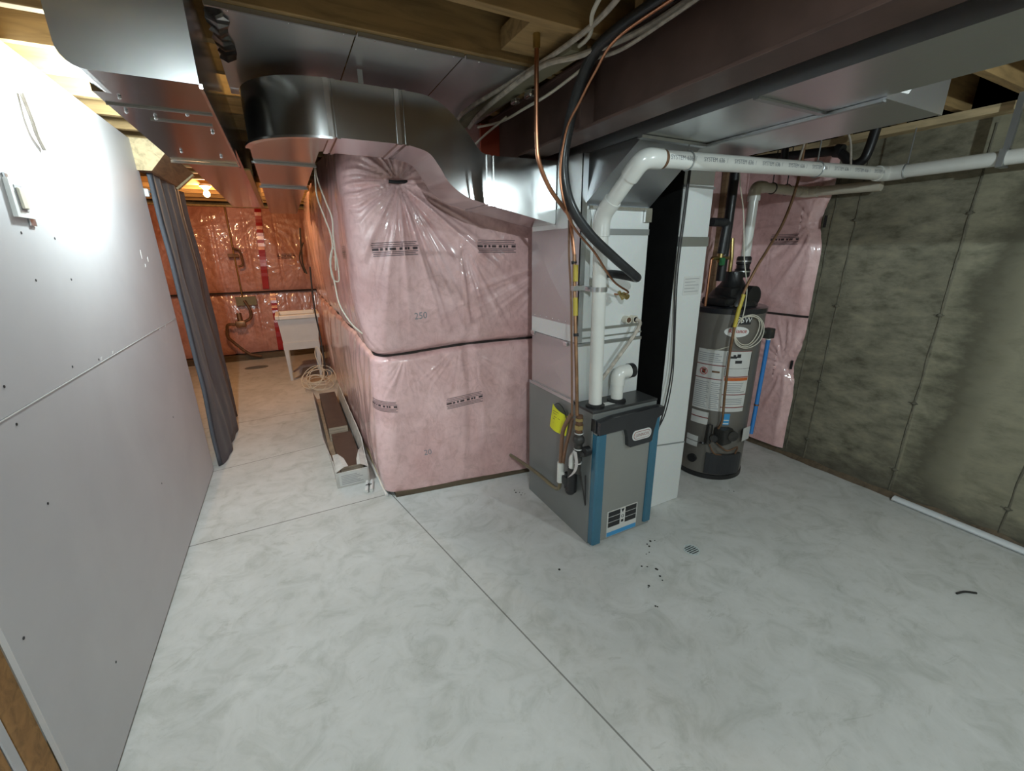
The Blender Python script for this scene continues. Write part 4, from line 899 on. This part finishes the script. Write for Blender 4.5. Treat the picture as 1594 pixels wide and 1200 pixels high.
part('hanging_label', tgm, 'paper', t, 'white label hanging by the gas control')
t = thing('relief_pipe', 'blue relief discharge pipe down the right side of the water heater', 'pipe', tuple(hp(80, .35, .04)))
part('relief_valve', MB().cyl(hp(80, 1.10, -.002), hp(80, 1.10, .05), .028, 14).box(hp(80, 1.06, .035) + V((-.03, -.03, 0)), hp(80, 1.06, .035) + V((.03, .03, .07)), .008), 'iron', t)
part('blue_tube', MB().tube([hp(80, 1.07, .04), hp(79, .85, .040), hp(78, .56, .038), hp(77, .35, .036)], .014, 14), 'blue_pipe', t)
part('white_collar', MB().cyl(hp(80, 1.05, .04), hp(80, 1.08, .04), .017, 12), 'pvc', t); part('copper_strap', MB().cyl(hp(78, .57, .038), hp(78, .58, .038), .017, 12), 'copper', t)
t = thing('heater_water_pipes', 'black-sleeved water pipes and brass valve above the water heater', 'pipe', (2.60, 1.97, 1.5))
part('foam_sleeve', MB().tube(fillet([(2.47, 1.97, 1.815), (2.62, 1.97, 1.815), (2.605, 1.97, 1.62)], .03, 5), .027, 14), 'black_foam', t)
part('black_riser', MB().tube([(2.655, 1.99, 1.44), (2.66, 1.99, 1.8), (2.67, 2.0, 2.33)], .030, 16), 'black', t)
part('brass_valve', MB().cyl((2.52, 1.97, 1.592), (2.68, 1.97, 1.592), .013, 12).cyl((2.60, 1.97, 1.565), (2.60, 1.97, 1.63), .018, 12), 'brass', t)
part('green_handle', MB().box((2.57, 1.935, 1.545), (2.61, 1.955, 1.595), .006), 'green', t)
part('copper_drop', MB().tube(fillet([(2.54, 1.97, 1.592), (2.515, 1.97, 1.59), (2.51, 1.97, 1.28)], .02, 4), .009, 10), 'copper', t)
part('flex_connector', MB().tube([(2.745, 1.99, 1.45), (2.74, 1.99, 1.60), (2.735, 2.0, 1.72)], .014, 12), 'brass', t)
single('brown_gas_cord', MB().tube(smooth_pts([(2.91, 1.73, 2.34), (2.90, 1.725, 2.04), (2.82, 1.72, 1.81), (2.70, 1.72, 1.64), (2.61, 1.72, 1.52), (2.53, 1.73, 1.33), (2.508, 1.735, 1.04), (2.515, 1.735, .75), (2.54, 1.74, .52), (2.555, 1.77, .44)], 8), .0085, 10), 'copper_dull', 'dull copper gas tube curving down in front of the water heater', 'pipe')
single('yellow_pipe_sleeve', MB().tube([(2.545, 1.727, 1.375), (2.524, 1.73, 1.28), (2.512, 1.733, 1.17)], .0125, 12), 'yellow_pipe', 'yellow coated stretch on the gas tube before the water heater', 'pipe sleeve')
t = thing('white_cable_coil', 'white thermostat cable coiled over the water heater logo', 'cable', (2.6, 1.73, 1.1))
mb = MB()
for k in range(3):
    pts = []
    for i in range(26):
        a = 2 * pi * i / 25; rr = 1 + .07 * sin(3 * a + k) + .08 * k
        p = hp(31 + 20 * rr * cos(a) + k * 2, 1.135 + .095 * rr * sin(a) - .006 * k, .02 + .006 * k); pts.append(p)
    mb.tube(smooth_pts(pts, 2), .0032, 6)
part('loops', mb, 'cable', t)
part('feed', MB().tube(smooth_pts([(2.385, 1.75, 2.33), (2.38, 1.75, 2.06), (2.46, 1.75, 1.86), (2.53, 1.75, 1.60), (2.60, 1.75, 1.42), hp(22, 1.29, .02), hp(20, 1.18, .022)], 6), .0034, 6), 'cable', t)
part('tail', MB().tube(smooth_pts([hp(8, 1.02, .02), hp(-8, .99, .012), hp(-22, .985, .008)], 5), .003, 6), 'cable', t)

# ptrap
t = thing('drain_pipe', 'black plumbing drain with U-bend under the joists at the right', 'pipe', (3.2, 1.7, 2.14))
part('u_bend', MB().tube(fillet([(3.22, 1.50, JB + .05), (3.205, 1.515, 2.22), (3.20, 1.53, 2.145), (3.20, 1.60, 2.13), (3.20, 1.635, 2.19), (3.20, 1.68, 2.225)], .045, 5), .026, 16), 'black', t)
part('cleanout_nut', MB().cyl((3.2, 1.66, 2.225), (3.2, 1.70, 2.235), .038, 14), 'black', t)
part('level_run', MB().cyl((3.2, 1.70, 2.235), (3.16, 2.42, 2.285), .028, 16), 'black', t)
single('black_vent_riser', MB().tube([(2.98, 1.88, 2.17), (2.985, 1.9, 2.35)], .022, 12), 'black', 'short black pipe stub between joists above the vent pipes', 'pipe')
for i, (a, b) in enumerate((((2.78, 1.66, 2.345), (2.70, 1.62, 2.12)), ((3.06, 1.60, 2.34), (3.07, 1.53, 2.11)))):
    single('loose_wire', MB().tube(smooth_pts([a, ((a[0] + b[0]) / 2 + .02, (a[1] + b[1]) / 2, (a[2] + b[2]) / 2 + .02), b], 5), .006, 8), 'cable_grey', ['short grey cable hanging from the trunk duct to the vent pipe', 'grey cable looping from the joists over the vent pipe'][i], 'cable')

# ------------------------------------------------------------------ cables by the beam
runs = [
    ('thick dusty cable sagging below the joists beside the beam', [(1.15, 1.0, 2.335), (1.14, 1.27, 2.325), (1.07, 1.50, 2.325), (1.0, 1.65, 2.33), (.975, 1.95, 2.315), (.99, 2.25, 2.31), (1.06, 2.55, 2.33)], .0105, 'cable_grey'),
    ('upper dusty cable running straight over the nailer board', [(.93, 1.05, 2.35), (1.0, 1.26, 2.352), (1.02, 1.5, 2.352), (.98, 1.9, 2.34), (.93, 2.3, 2.33), (.99, 2.6, 2.33)], .009, 'cable_grey'),
    ('pale cable hanging lowest beside the beam web', [(1.13, 1.55, 2.315), (1.10, 1.75, 2.28), (1.09, 1.95, 2.275), (1.09, 2.2, 2.28), (1.07, 2.45, 2.31)], .006, 'cable'),
    ('grey cable along the beam near the top edge of the photo', [(1.135, .98, 2.318), (1.13, 1.15, 2.305), (1.13, 1.35, 2.30), (1.12, 1.52, 2.325)], .0065, 'cable_grey'),
    ('pale cable angling down behind the curved duct', [(1.08, 2.12, 2.28), (1.03, 2.35, 2.22), (.98, 2.50, 2.14)], .0055, 'cable'),
    ('white cable stapled across the joist bottoms at the top', [(.90, 1.12, 2.355), (.97, 1.30, 2.355), (1.06, 1.46, 2.352), (1.03, 1.75, 2.348)], .007, 'cable')]
for lab, pts, r, m in runs: single('ceiling_cable', MB().tube(smooth_pts(pts, 7), r, 10), m, lab, 'cable', 'cables beside the steel beam')
single('foil_clump', MB().box((1.06, 1.85, 2.295), (1.10, 1.91, 2.325), .008).box((1.05, 1.97, 2.30), (1.08, 2.02, 2.32), .006), 'foil', 'crumpled foil and clips stuck by the cables beside the beam', 'tape')
single('joist_bracket', MB().box((.885, 1.715, 2.53), (.955, 1.745, 2.60), .004), 'iron', 'dark electrical bracket above the gas line on the joist', 'bracket')

# ------------------------------------------------------------------ left area: switch, curtain, cable
t = thing('light_switch', 'white light switch with loose plate on the drywall at the far left', 'switch', (-.74, 2.07, 1.76))
part('cover_plate', MB().hexa([(-.744, 2.015, 1.768), (-.744, 2.125, 1.768), (-.732, 2.125, 1.768), (-.732, 2.015, 1.768), (-.744, 2.025, 1.885), (-.744, 2.115, 1.885), (-.732, 2.115, 1.885), (-.732, 2.025, 1.885)]), 'white', t)
part('rocker', MB().box((-.732, 2.052, 1.795), (-.724, 2.088, 1.86), .003), 'pvc_dirty', t)
part('rocker_gap', MB().box((-.732, 2.046, 1.788), (-.7305, 2.094, 1.867)), 'paper_grey', t)
part('plaster_ears', MB().box((-.744, 2.10, 1.745), (-.738, 2.14, 1.77), .002).box((-.744, 2.03, 1.882), (-.737, 2.05, 1.90), .002), 'metal', t)
single('switch_cable', MB().tube(smooth_pts([(-.735, 2.34, 2.20), (-.728, 2.335, 2.12), (-.73, 2.345, 2.07), (-.735, 2.385, 2.03)], 6), .008, 8), 'cable_grey', 'short grey cable stub poking out of the bright drywall', 'cable')
def curt(u, v):   # u along y, v height 0..1
    z = .012 + v * 2.17; y = 3.86 + u * (1.22 - .12 * v); x = -.70 + .017 * sin(u * 12 + .8 * sin(v * 2.5)) * (.4 + .6 * (1 - v)) + .006 * sin(u * 31 + v * 2) + .012 * noise.noise(V((u * 3, v * 5, 2))) + .045 * exp(-((u - .35) / .3) ** 2) * (1 - v) ** 2
    x += .03 * u * (1 - v); y += .02 * noise.noise(V((u * 6, v * 3, 0)))
    if v < .02: z = .006
    return V((x, y, z))
t = thing('door_curtain', 'charcoal grey fabric curtain hanging to the floor past the end of the drywall', 'curtain', (-.70, 4.4, 0))
part('cloth', wrap_grid(fr(0, 1, .006), fr(0, 1, .016), curt), 'curtain', t, sharp=180)
mb = MB(); vs = []
for k in range(60):
    v = k / 59; p = curt(0, v); vs += [p, p + V((-.028, -.022, 0)), p + V((-.035, .01, 0))]
mb.loft([vs[3 * k:3 * k + 3] for k in range(60)], True, True); part('side_hem', mb, simple('blue_grey_hem', (.085, .092, .11), .8), t, 'paler blue-grey turned hem', sharp=180)
single('rod_bracket', MB().box((-.755, 3.80, 2.02), (-.725, 3.83, 2.07), .006).cyl((-.735, 3.82, 2.05), (-.735, 5.0, 2.21), .008, 10), 'white', 'small white curtain rod bracket at the end of the drywall', 'bracket')

# ------------------------------------------------------------------ laundry tub
t = thing('laundry_tub', 'grey-white plastic laundry tub on four legs by the far pink wall', 'tub', (.03, 6.6, 0))
def ring_(x0, x1, y0, y1, z): return [(x0, y0, z), (x1, y0, z), (x1, y1, z), (x0, y1, z)]
part('basin', MB().loft([ring_(-.168, .268, 6.325, 6.79, .515), ring_(-.19, .30, 6.31, 6.82, .83)], True).loft([ring_(-.165, .275, 6.335, 6.795, .832), ring_(-.14, .22, 6.37, 6.75, .56)], True), 'tub', t)
part('rim', MB().box((-.212, 6.285, .832), (-.165, 6.845, .885), .008).box((.275, 6.285, .832), (.322, 6.845, .885), .008).box((-.165, 6.285, .832), (.275, 6.332, .885), .008).box((-.165, 6.80, .832), (.275, 6.845, .885), .008), 'rim', t)
part('leg_apron', MB().box((-.172, 6.303, .42), (.272, 6.324, .52)), 'tub', t); part('leg_apron', MB().box((-.165, 6.765, .43), (.26, 6.785, .50)), 'tub', t)
for x, y in ((-.172, 6.300), (.217, 6.300), (-.165, 6.745), (.215, 6.745)):
    s_ = 1 if x < 0 else -1; ox = -.0 if x < 0 else .045
    part('leg', MB().loft([ring_(x + (.02 if s_ > 0 else -.0), x + (.05 if s_ > 0 else .03), y, y + .035, 0), ring_(x, x + .055, y, y + .022, .50)]), 'tub', t)
single('cardboard_sheet', MB().add([(-.10, 6.42, .004), (.02, 6.40, .004), (.05, 6.10, .004), (.30, 6.05, .004), (.34, 7.1, .004), (.02, 6.95, .004), (-.02, 6.55, .004)], [tuple(range(7))]).add([(-.10, 6.42, .001), (.02, 6.40, .001), (.05, 6.10, .001), (.30, 6.05, .001), (.34, 7.1, .001), (.02, 6.95, .001), (-.02, 6.55, .001)], [tuple(range(6, -1, -1))]), 'kraft', 'grey-brown cardboard lying on the floor under the laundry tub', 'cardboard')

# far plumbing
t = thing('far_plumbing', 'brown water pipes and small board on the far pink wall left of the tub', 'pipe', (-.7, 7.9, .1))
part('mount_board', MB().box((-.76, 7.95, .885), (-.48, 7.98, 1.02)), 'rafter_dark', t, 'olive plywood board')
part('riser', MB().cyl((-.66, 7.93, 1.02), (-.66, 7.93, 2.33), .010, 8), 'brass', t)
part('upper_valve', MB().box((-.74, 7.90, 1.62), (-.60, 7.94, 1.67)).tube(fillet([(-.66, 7.9, 1.75), (-.57, 7.9, 1.72), (-.56, 7.9, 1.50), (-.63, 7.9, 1.48)], .03, 3), .016, 8), 'rust', t)
part('meter_run', MB().tube(fillet([(-.64, 7.9, .97), (-.58, 7.9, .80), (-.60, 7.9, .68), (-.78, 7.9, .60), (-.93, 7.9, .62), (-.97, 7.9, .42), (-.80, 7.9, .20), (-.70, 7.9, .10), (-.55, 7.9, .06)], .05, 4), .022, 10), 'rust', t)
part('meter', MB().box((-.82, 7.86, .56), (-.68, 7.94, .66), .015).cyl((-.75, 7.90, .66), (-.75, 7.9, .78), .035, 12), 'copper_dull', t)
single('far_electrical_wires', MB().tube(smooth_pts([(.27, 6.9, 2.0), (.25, 6.95, 1.75), (.24, 7.0, 1.52), (.27, 7.0, 1.38)], 6), .012, 6).tube(smooth_pts([(.27, 6.6, 1.8), (.20, 6.7, 1.6), (.24, 6.8, 1.40)], 6), .009, 6).tube(smooth_pts([(.28, 6.0, 1.5), (.26, 6.0, 1.0), (.28, 6.0, .6), (.28, 5.9, .1)], 6), .010, 6), 'dark_wire', 'tangle of black wires down the left side of the pink wrap', 'wire')

# lamps
def bulb(name, loc, lab, mat, col, watts, rad=.032, top=JB):
    t = thing(name, lab, 'lamp', (loc[0], loc[1], loc[2]))
    part('porcelain_base', MB().lathe([(.055, top - loc[2] - .001), (.055, top - loc[2] - .02), (.03, top - loc[2] - .04), (.02, .045)], loc, 24), 'white', t)
    part('glass_bulb', MB().lathe([(.012, .05), (.016, .035), (.030, .008), (.031, -.008), (.022, -.025), (.002, -.033)], loc, 20), mat, t)
    l = bpy.data.lights.new(name + '_light', 'POINT'); l.energy = watts; l.color = col; l.shadow_soft_size = rad
    o = bpy.data.objects.new(name + '_light', l); C.objects.link(o); o.location = loc; o.parent = None
    return t
bulb('ceiling_bulb', (-.50, 2.56, 2.265), 'bare bulb hidden beside the square duct over the drywall', 'bulb_cool', (.81, .965, 1), 175)
bulb('ceiling_bulb', (2.0, -.35, 2.14), 'bare bulb on the joists behind the camera toward the concrete wall', 'bulb_cool', (.81, .965, 1), 105, .02)
bulb('ceiling_bulb', (-.25, -1.3, 2.378), 'bare bulb between two joists behind the camera toward the drywall', 'bulb_cool', (.80, .96, 1), 345, .009, JB + .238)
bulb('ceiling_bulb', (-.62, 5.83, 2.27), 'glowing warm bulb near the far pink wall', 'bulb_warm', (1, .55, .24), 120)

# ------------------------------------------------------------------ carton with tiles, strips
t = thing('torn_carton', 'torn white carton lying open beside the pink wrap', 'box', (.22, 4.0, 0))
def jag(y): return .016 * noise.noise(V((y * 14, 3, 0)))
part('carton_floor', MB().box((.105, 3.02, .002), (.335, 5.25, .008)), 'kraft', t)
mb = MB(); secs = []
for k in range(60):
    y = 3.02 + k * 2.23 / 59; e = smooth01((y - 3.0) / .9); h = .135 - .03 * e + jag(y) * 1.5; lean = -.035 * e
    secs.append([(.105, y, .002), (.110, y, .002), (.112 + lean, y, h), (.104 + lean, y, h + .004)])
mb.loft(secs); part('left_wall', mb, 'carton', t)
mb = MB(); secs = []
for k in range(60):
    y = 3.02 + k * 2.23 / 59; e = smooth01((y - 3.0) / .6); h = .135 + .03 * e + jag(y + 7) * 2; lean = .03 * e
    secs.append([(.330, y, .002), (.335, y, .002), (.337 + lean, y, h), (.329 + lean, y, h)])
mb.loft(secs); part('right_wall', mb, 'carton', t)
part('end_flap', MB().box((.105, 3.012, .002), (.335, 3.02, .12)), 'carton', t)
fl = MB(); fl.loft([[(.112, 3.02, .125), (.112, 3.30, .14), (.112, 3.30, .142), (.112, 3.02, .127)], [(.165, 3.03, .150), (.150, 3.26, .160), (.150, 3.26, .162), (.165, 3.03, .152)], [(.200, 3.06, .140), (.185, 3.18, .150), (.185, 3.18, .152), (.200, 3.06, .142)]])
fl.loft([[(.33, 3.02, .125), (.34, 3.35, .15), (.34, 3.35, .152), (.33, 3.02, .127)], [(.285, 3.03, .150), (.30, 3.24, .165), (.30, 3.24, .167), (.285, 3.03, .152)], [(.262, 3.06, .135), (.27, 3.14, .145), (.27, 3.14, .147), (.262, 3.06, .137)]])
part('torn_flap', fl, 'carton', t, 'two rounded torn flaps at the near end')
el = part('end_label', MB().box((.125, 3.0105, .012), (.325, 3.0118, .112)), 'paper', t, 'grey printed end label')
mb = MB()
for k in range(6): mb.box((.14, 3.0095, .025 + k * .013), (.29 - .02 * (k % 3), 3.0104, .029 + k * .013))
part('label_print', mb, 'paper_grey', el)
ti = 0
for sk_, (x0, y0, y1, ztop) in enumerate(((.135, 3.90, 5.05, .135), (.150, 3.12, 3.84, .105))):
    nt_ = 5
    for k in range(nt_):
        z0 = .010 + k * (ztop - .010) / nt_; hh = (ztop - .010) / nt_ - .002
        o = single('laminate_plank', MB().box((x0 + .002 * (k % 2), y0 + .003 * k, z0), (x0 + .165, y1, z0 + hh), .0015), 'tile', 'dark brown plank in the %s stack of the torn carton, layer %s from the bottom' % (['far', 'near'][sk_], ['one', 'two', 'three', 'four', 'five'][k]), 'flooring plank', 'brown planks in the carton')
        part('pale_edge', MB().box((x0 + .002, y0 - .003 + .003 * k, z0), (x0 + .163, y0 + .003 * k - .0002, z0 + hh)), 'tile_edge', o, 'pale cut edge')
for i, (x0, x1) in enumerate(((.268, .298), (.302, .332))):
    single('white_trim_strip', MB().hexa([(x0, 2.85, .001), (x1, 2.85, .001), (x1 + .06, 4.3, .001), (x0 + .06, 4.3, .001), (x0, 2.85, .022), (x1, 2.85, .022), (x1 + .06, 4.3, .022), (x0 + .06, 4.3, .022)]) if False else MB().tube([(x0 + .015, 2.85, .013), (x1 - .015 + .03, 2.99, .013)], .013, 10), 'white', ['left of two short white strips on the floor before the carton', 'right of two short white strips on the floor before the carton'][i], 'strip', 'white strips by the carton')
single('strip_cap', MB().box((.29, 2.915, .026), (.335, 2.922, .028)).box((.31, 2.90, .026), (.316, 2.935, .028)), 'ink', 'small dark cross mark lying over the two white strips', 'clip')
single('white_baseboard_strip', MB().tube([(.405, 2.73, .012), (.385, 3.45, .012)], .011, 8), 'white', 'thin white strip along the foot of the pink wrap corner', 'strip')
single('pale_lath', MB().tube([(.362, 3.55, .012), (.366, 5.2, .012)], .010, 6), 'tile_edge', 'pale lath lying between the carton and the pink wrap', 'lath')

# wire loops at the corner
mb = MB()
mb.tube(smooth_pts([(.24, 3.0, 2.34), (.245, 3.0, 2.15), (.235, 2.98, 1.98), (.255, 2.90, 1.85), (.275, 2.85, 1.72), (.245, 2.82, 1.58), (.25, 2.82, 1.50), (.28, 2.82, 1.49), (.285, 2.82, 1.57), (.275, 2.82, 1.68), (.245, 2.82, 1.60), (.255, 2.82, 1.47), (.265, 2.80, 1.35), (.31, 2.74, 1.24), (.36, 2.68, 1.18)], 7), .0042, 8)
mb.tube(smooth_pts([(.245, 3.0, 2.34), (.25, 3.0, 2.1), (.27, 2.90, 1.95), (.29, 2.85, 1.85), (.285, 2.85, 1.76), (.28, 2.82, 1.66), (.27, 2.82, 1.55)], 7), .0042, 8)
single('hanging_white_cable', mb, 'cable', 'white cable looped and hanging down the rounded left corner of the pink wrap', 'cable')
mb = MB(); random.seed(5)
for k in range(9):
    pts = []; cx0, cy0, cz0 = .17 + random.uniform(-.06, .06), 5.72 + random.uniform(-.12, .12), .11 + random.uniform(-.02, .06); r1 = random.uniform(.09, .16); tl = random.uniform(-.7, .7); ph = random.uniform(0, 6)
    for i in range(22):
        a = 2 * pi * i / 21 + ph; pts.append((cx0 + r1 * cos(a), cy0 + r1 * 1.1 * sin(a), max(.01, cz0 + r1 * .8 * sin(a + tl) * (1 if k % 2 else .35))))
    mb.tube(smooth_pts(pts, 2), .0045, 6)
mb.tube(smooth_pts([(.22, 5.75, .25), (.18, 5.85, .42), (.22, 5.95, .50), (.26, 5.85, .36), (.22, 5.7, .2)], 6), .0045, 6)
single('white_cable_heap', mb, 'cable', 'tangled heap of white cable on the floor between tub and carton', 'cable')

# floor bits
def drain(name, loc, a, b, lab, mat, bars=6, vertical=False):
    t = thing(name, lab, 'drain', (loc[0], loc[1], 0))
    mb = MB(); n = 28; o_ = [(loc[0] + a * cos(2 * pi * k / n), loc[1] + b * sin(2 * pi * k / n)) for k in range(n)]
    i_ = [(loc[0] + .86 * a * cos(2 * pi * k / n), loc[1] + .86 * b * sin(2 * pi * k / n)) for k in range(n)]
    mb.loft([[(x, y, .0005) for x, y in o_], [(x, y, .004) for x, y in o_], [(x, y, .004) for x, y in i_], [(x, y, .001) for x, y in i_]], False)
    part('ring', mb, mat, t)
    part('dark_well', MB().lathe([(.9, .0), (.9, .001)], (0, 0, 0), 28) if False else MB().loft([[(x, y, .0004) for x, y in i_], [(x, y, .0012) for x, y in i_]]), 'ink', t)
    mb = MB()
    for k in range(bars):
        d_ = -1 + (2 * k + 1) / bars; h_ = sqrt(max(0, 1 - d_ * d_)) * .88
        mb.box((loc[0] - a * h_, loc[1] + b * d_ * .88 - b * .055, .0014), (loc[0] + a * h_, loc[1] + b * d_ * .88 + b * .055, .0042))
    part('slat', mb, mat, t); return t
drain('floor_drain', (1.835, 1.325), .045, .045, 'small pale round floor drain grate in front of the furnace', 'grate')
drain('far_floor_drain', (-.61, 7.36), .16, .10, 'dull grey floor grate near the far pink wall', 'grey_grate', 8)
random.seed(11)
mb = MB()
for (x, y) in ((1.08, 1.55), (1.50, 1.36), (1.56, 1.29), (1.60, 1.42), (1.42, 1.24), (1.35, 1.12), (1.50, 1.24), (1.24, 2.36), (1.26, 2.28), (1.25, 2.32), (1.70, 1.50), (1.66, 1.48), (2.6, 1.63)):
    for _ in range(2):
        mb.sphere((x + random.uniform(-.02, .02), y + random.uniform(-.02, .02), .002), random.uniform(.003, .007), 6, .5)
o = single('floor_crumbs', mb, 'crumb', 'scattered dark crumbs on the floor around the furnace', 'debris'); o['kind'] = 'stuff'
single('wood_splinter', MB().tube(smooth_pts([(2.72, .48, .005), (2.765, .465, .008), (2.81, .435, .005)], 4), .005, 6), 'crumb', 'dark curved splinter on the floor at the right', 'splinter')
mb = MB(); secs = []
for k in range(40):
    y = 1.03 - k * .07; x = 3.43 + .03 * min(1, max(0, (y - .2))) ; r = .024
    secs.append([(x + r * 1.25 * cos(a), y, .0175 + r * .72 * sin(a)) for a in [2 * pi * j / 14 for j in range(14)]])
mb.loft(secs, True, True); single('foam_strip', mb, 'foam', 'long white foam strip lying along the foot of the concrete wall', 'foam')

# ------------------------------------------------------------------ world + view
w = bpy.data.worlds.new('world'); bpy.context.scene.world = w; w.use_nodes = True
w.node_tree.nodes['Background'].inputs[0].default_value = (.75, .85, 1, 1); w.node_tree.nodes['Background'].inputs[1].default_value = .0
sc = bpy.context.scene
sc.view_settings.view_transform = 'Standard'; sc.view_settings.look = 'None'; sc.view_settings.gamma = 1; sc.view_settings.use_curve_mapping = False
sc.view_settings.exposure = -0.95
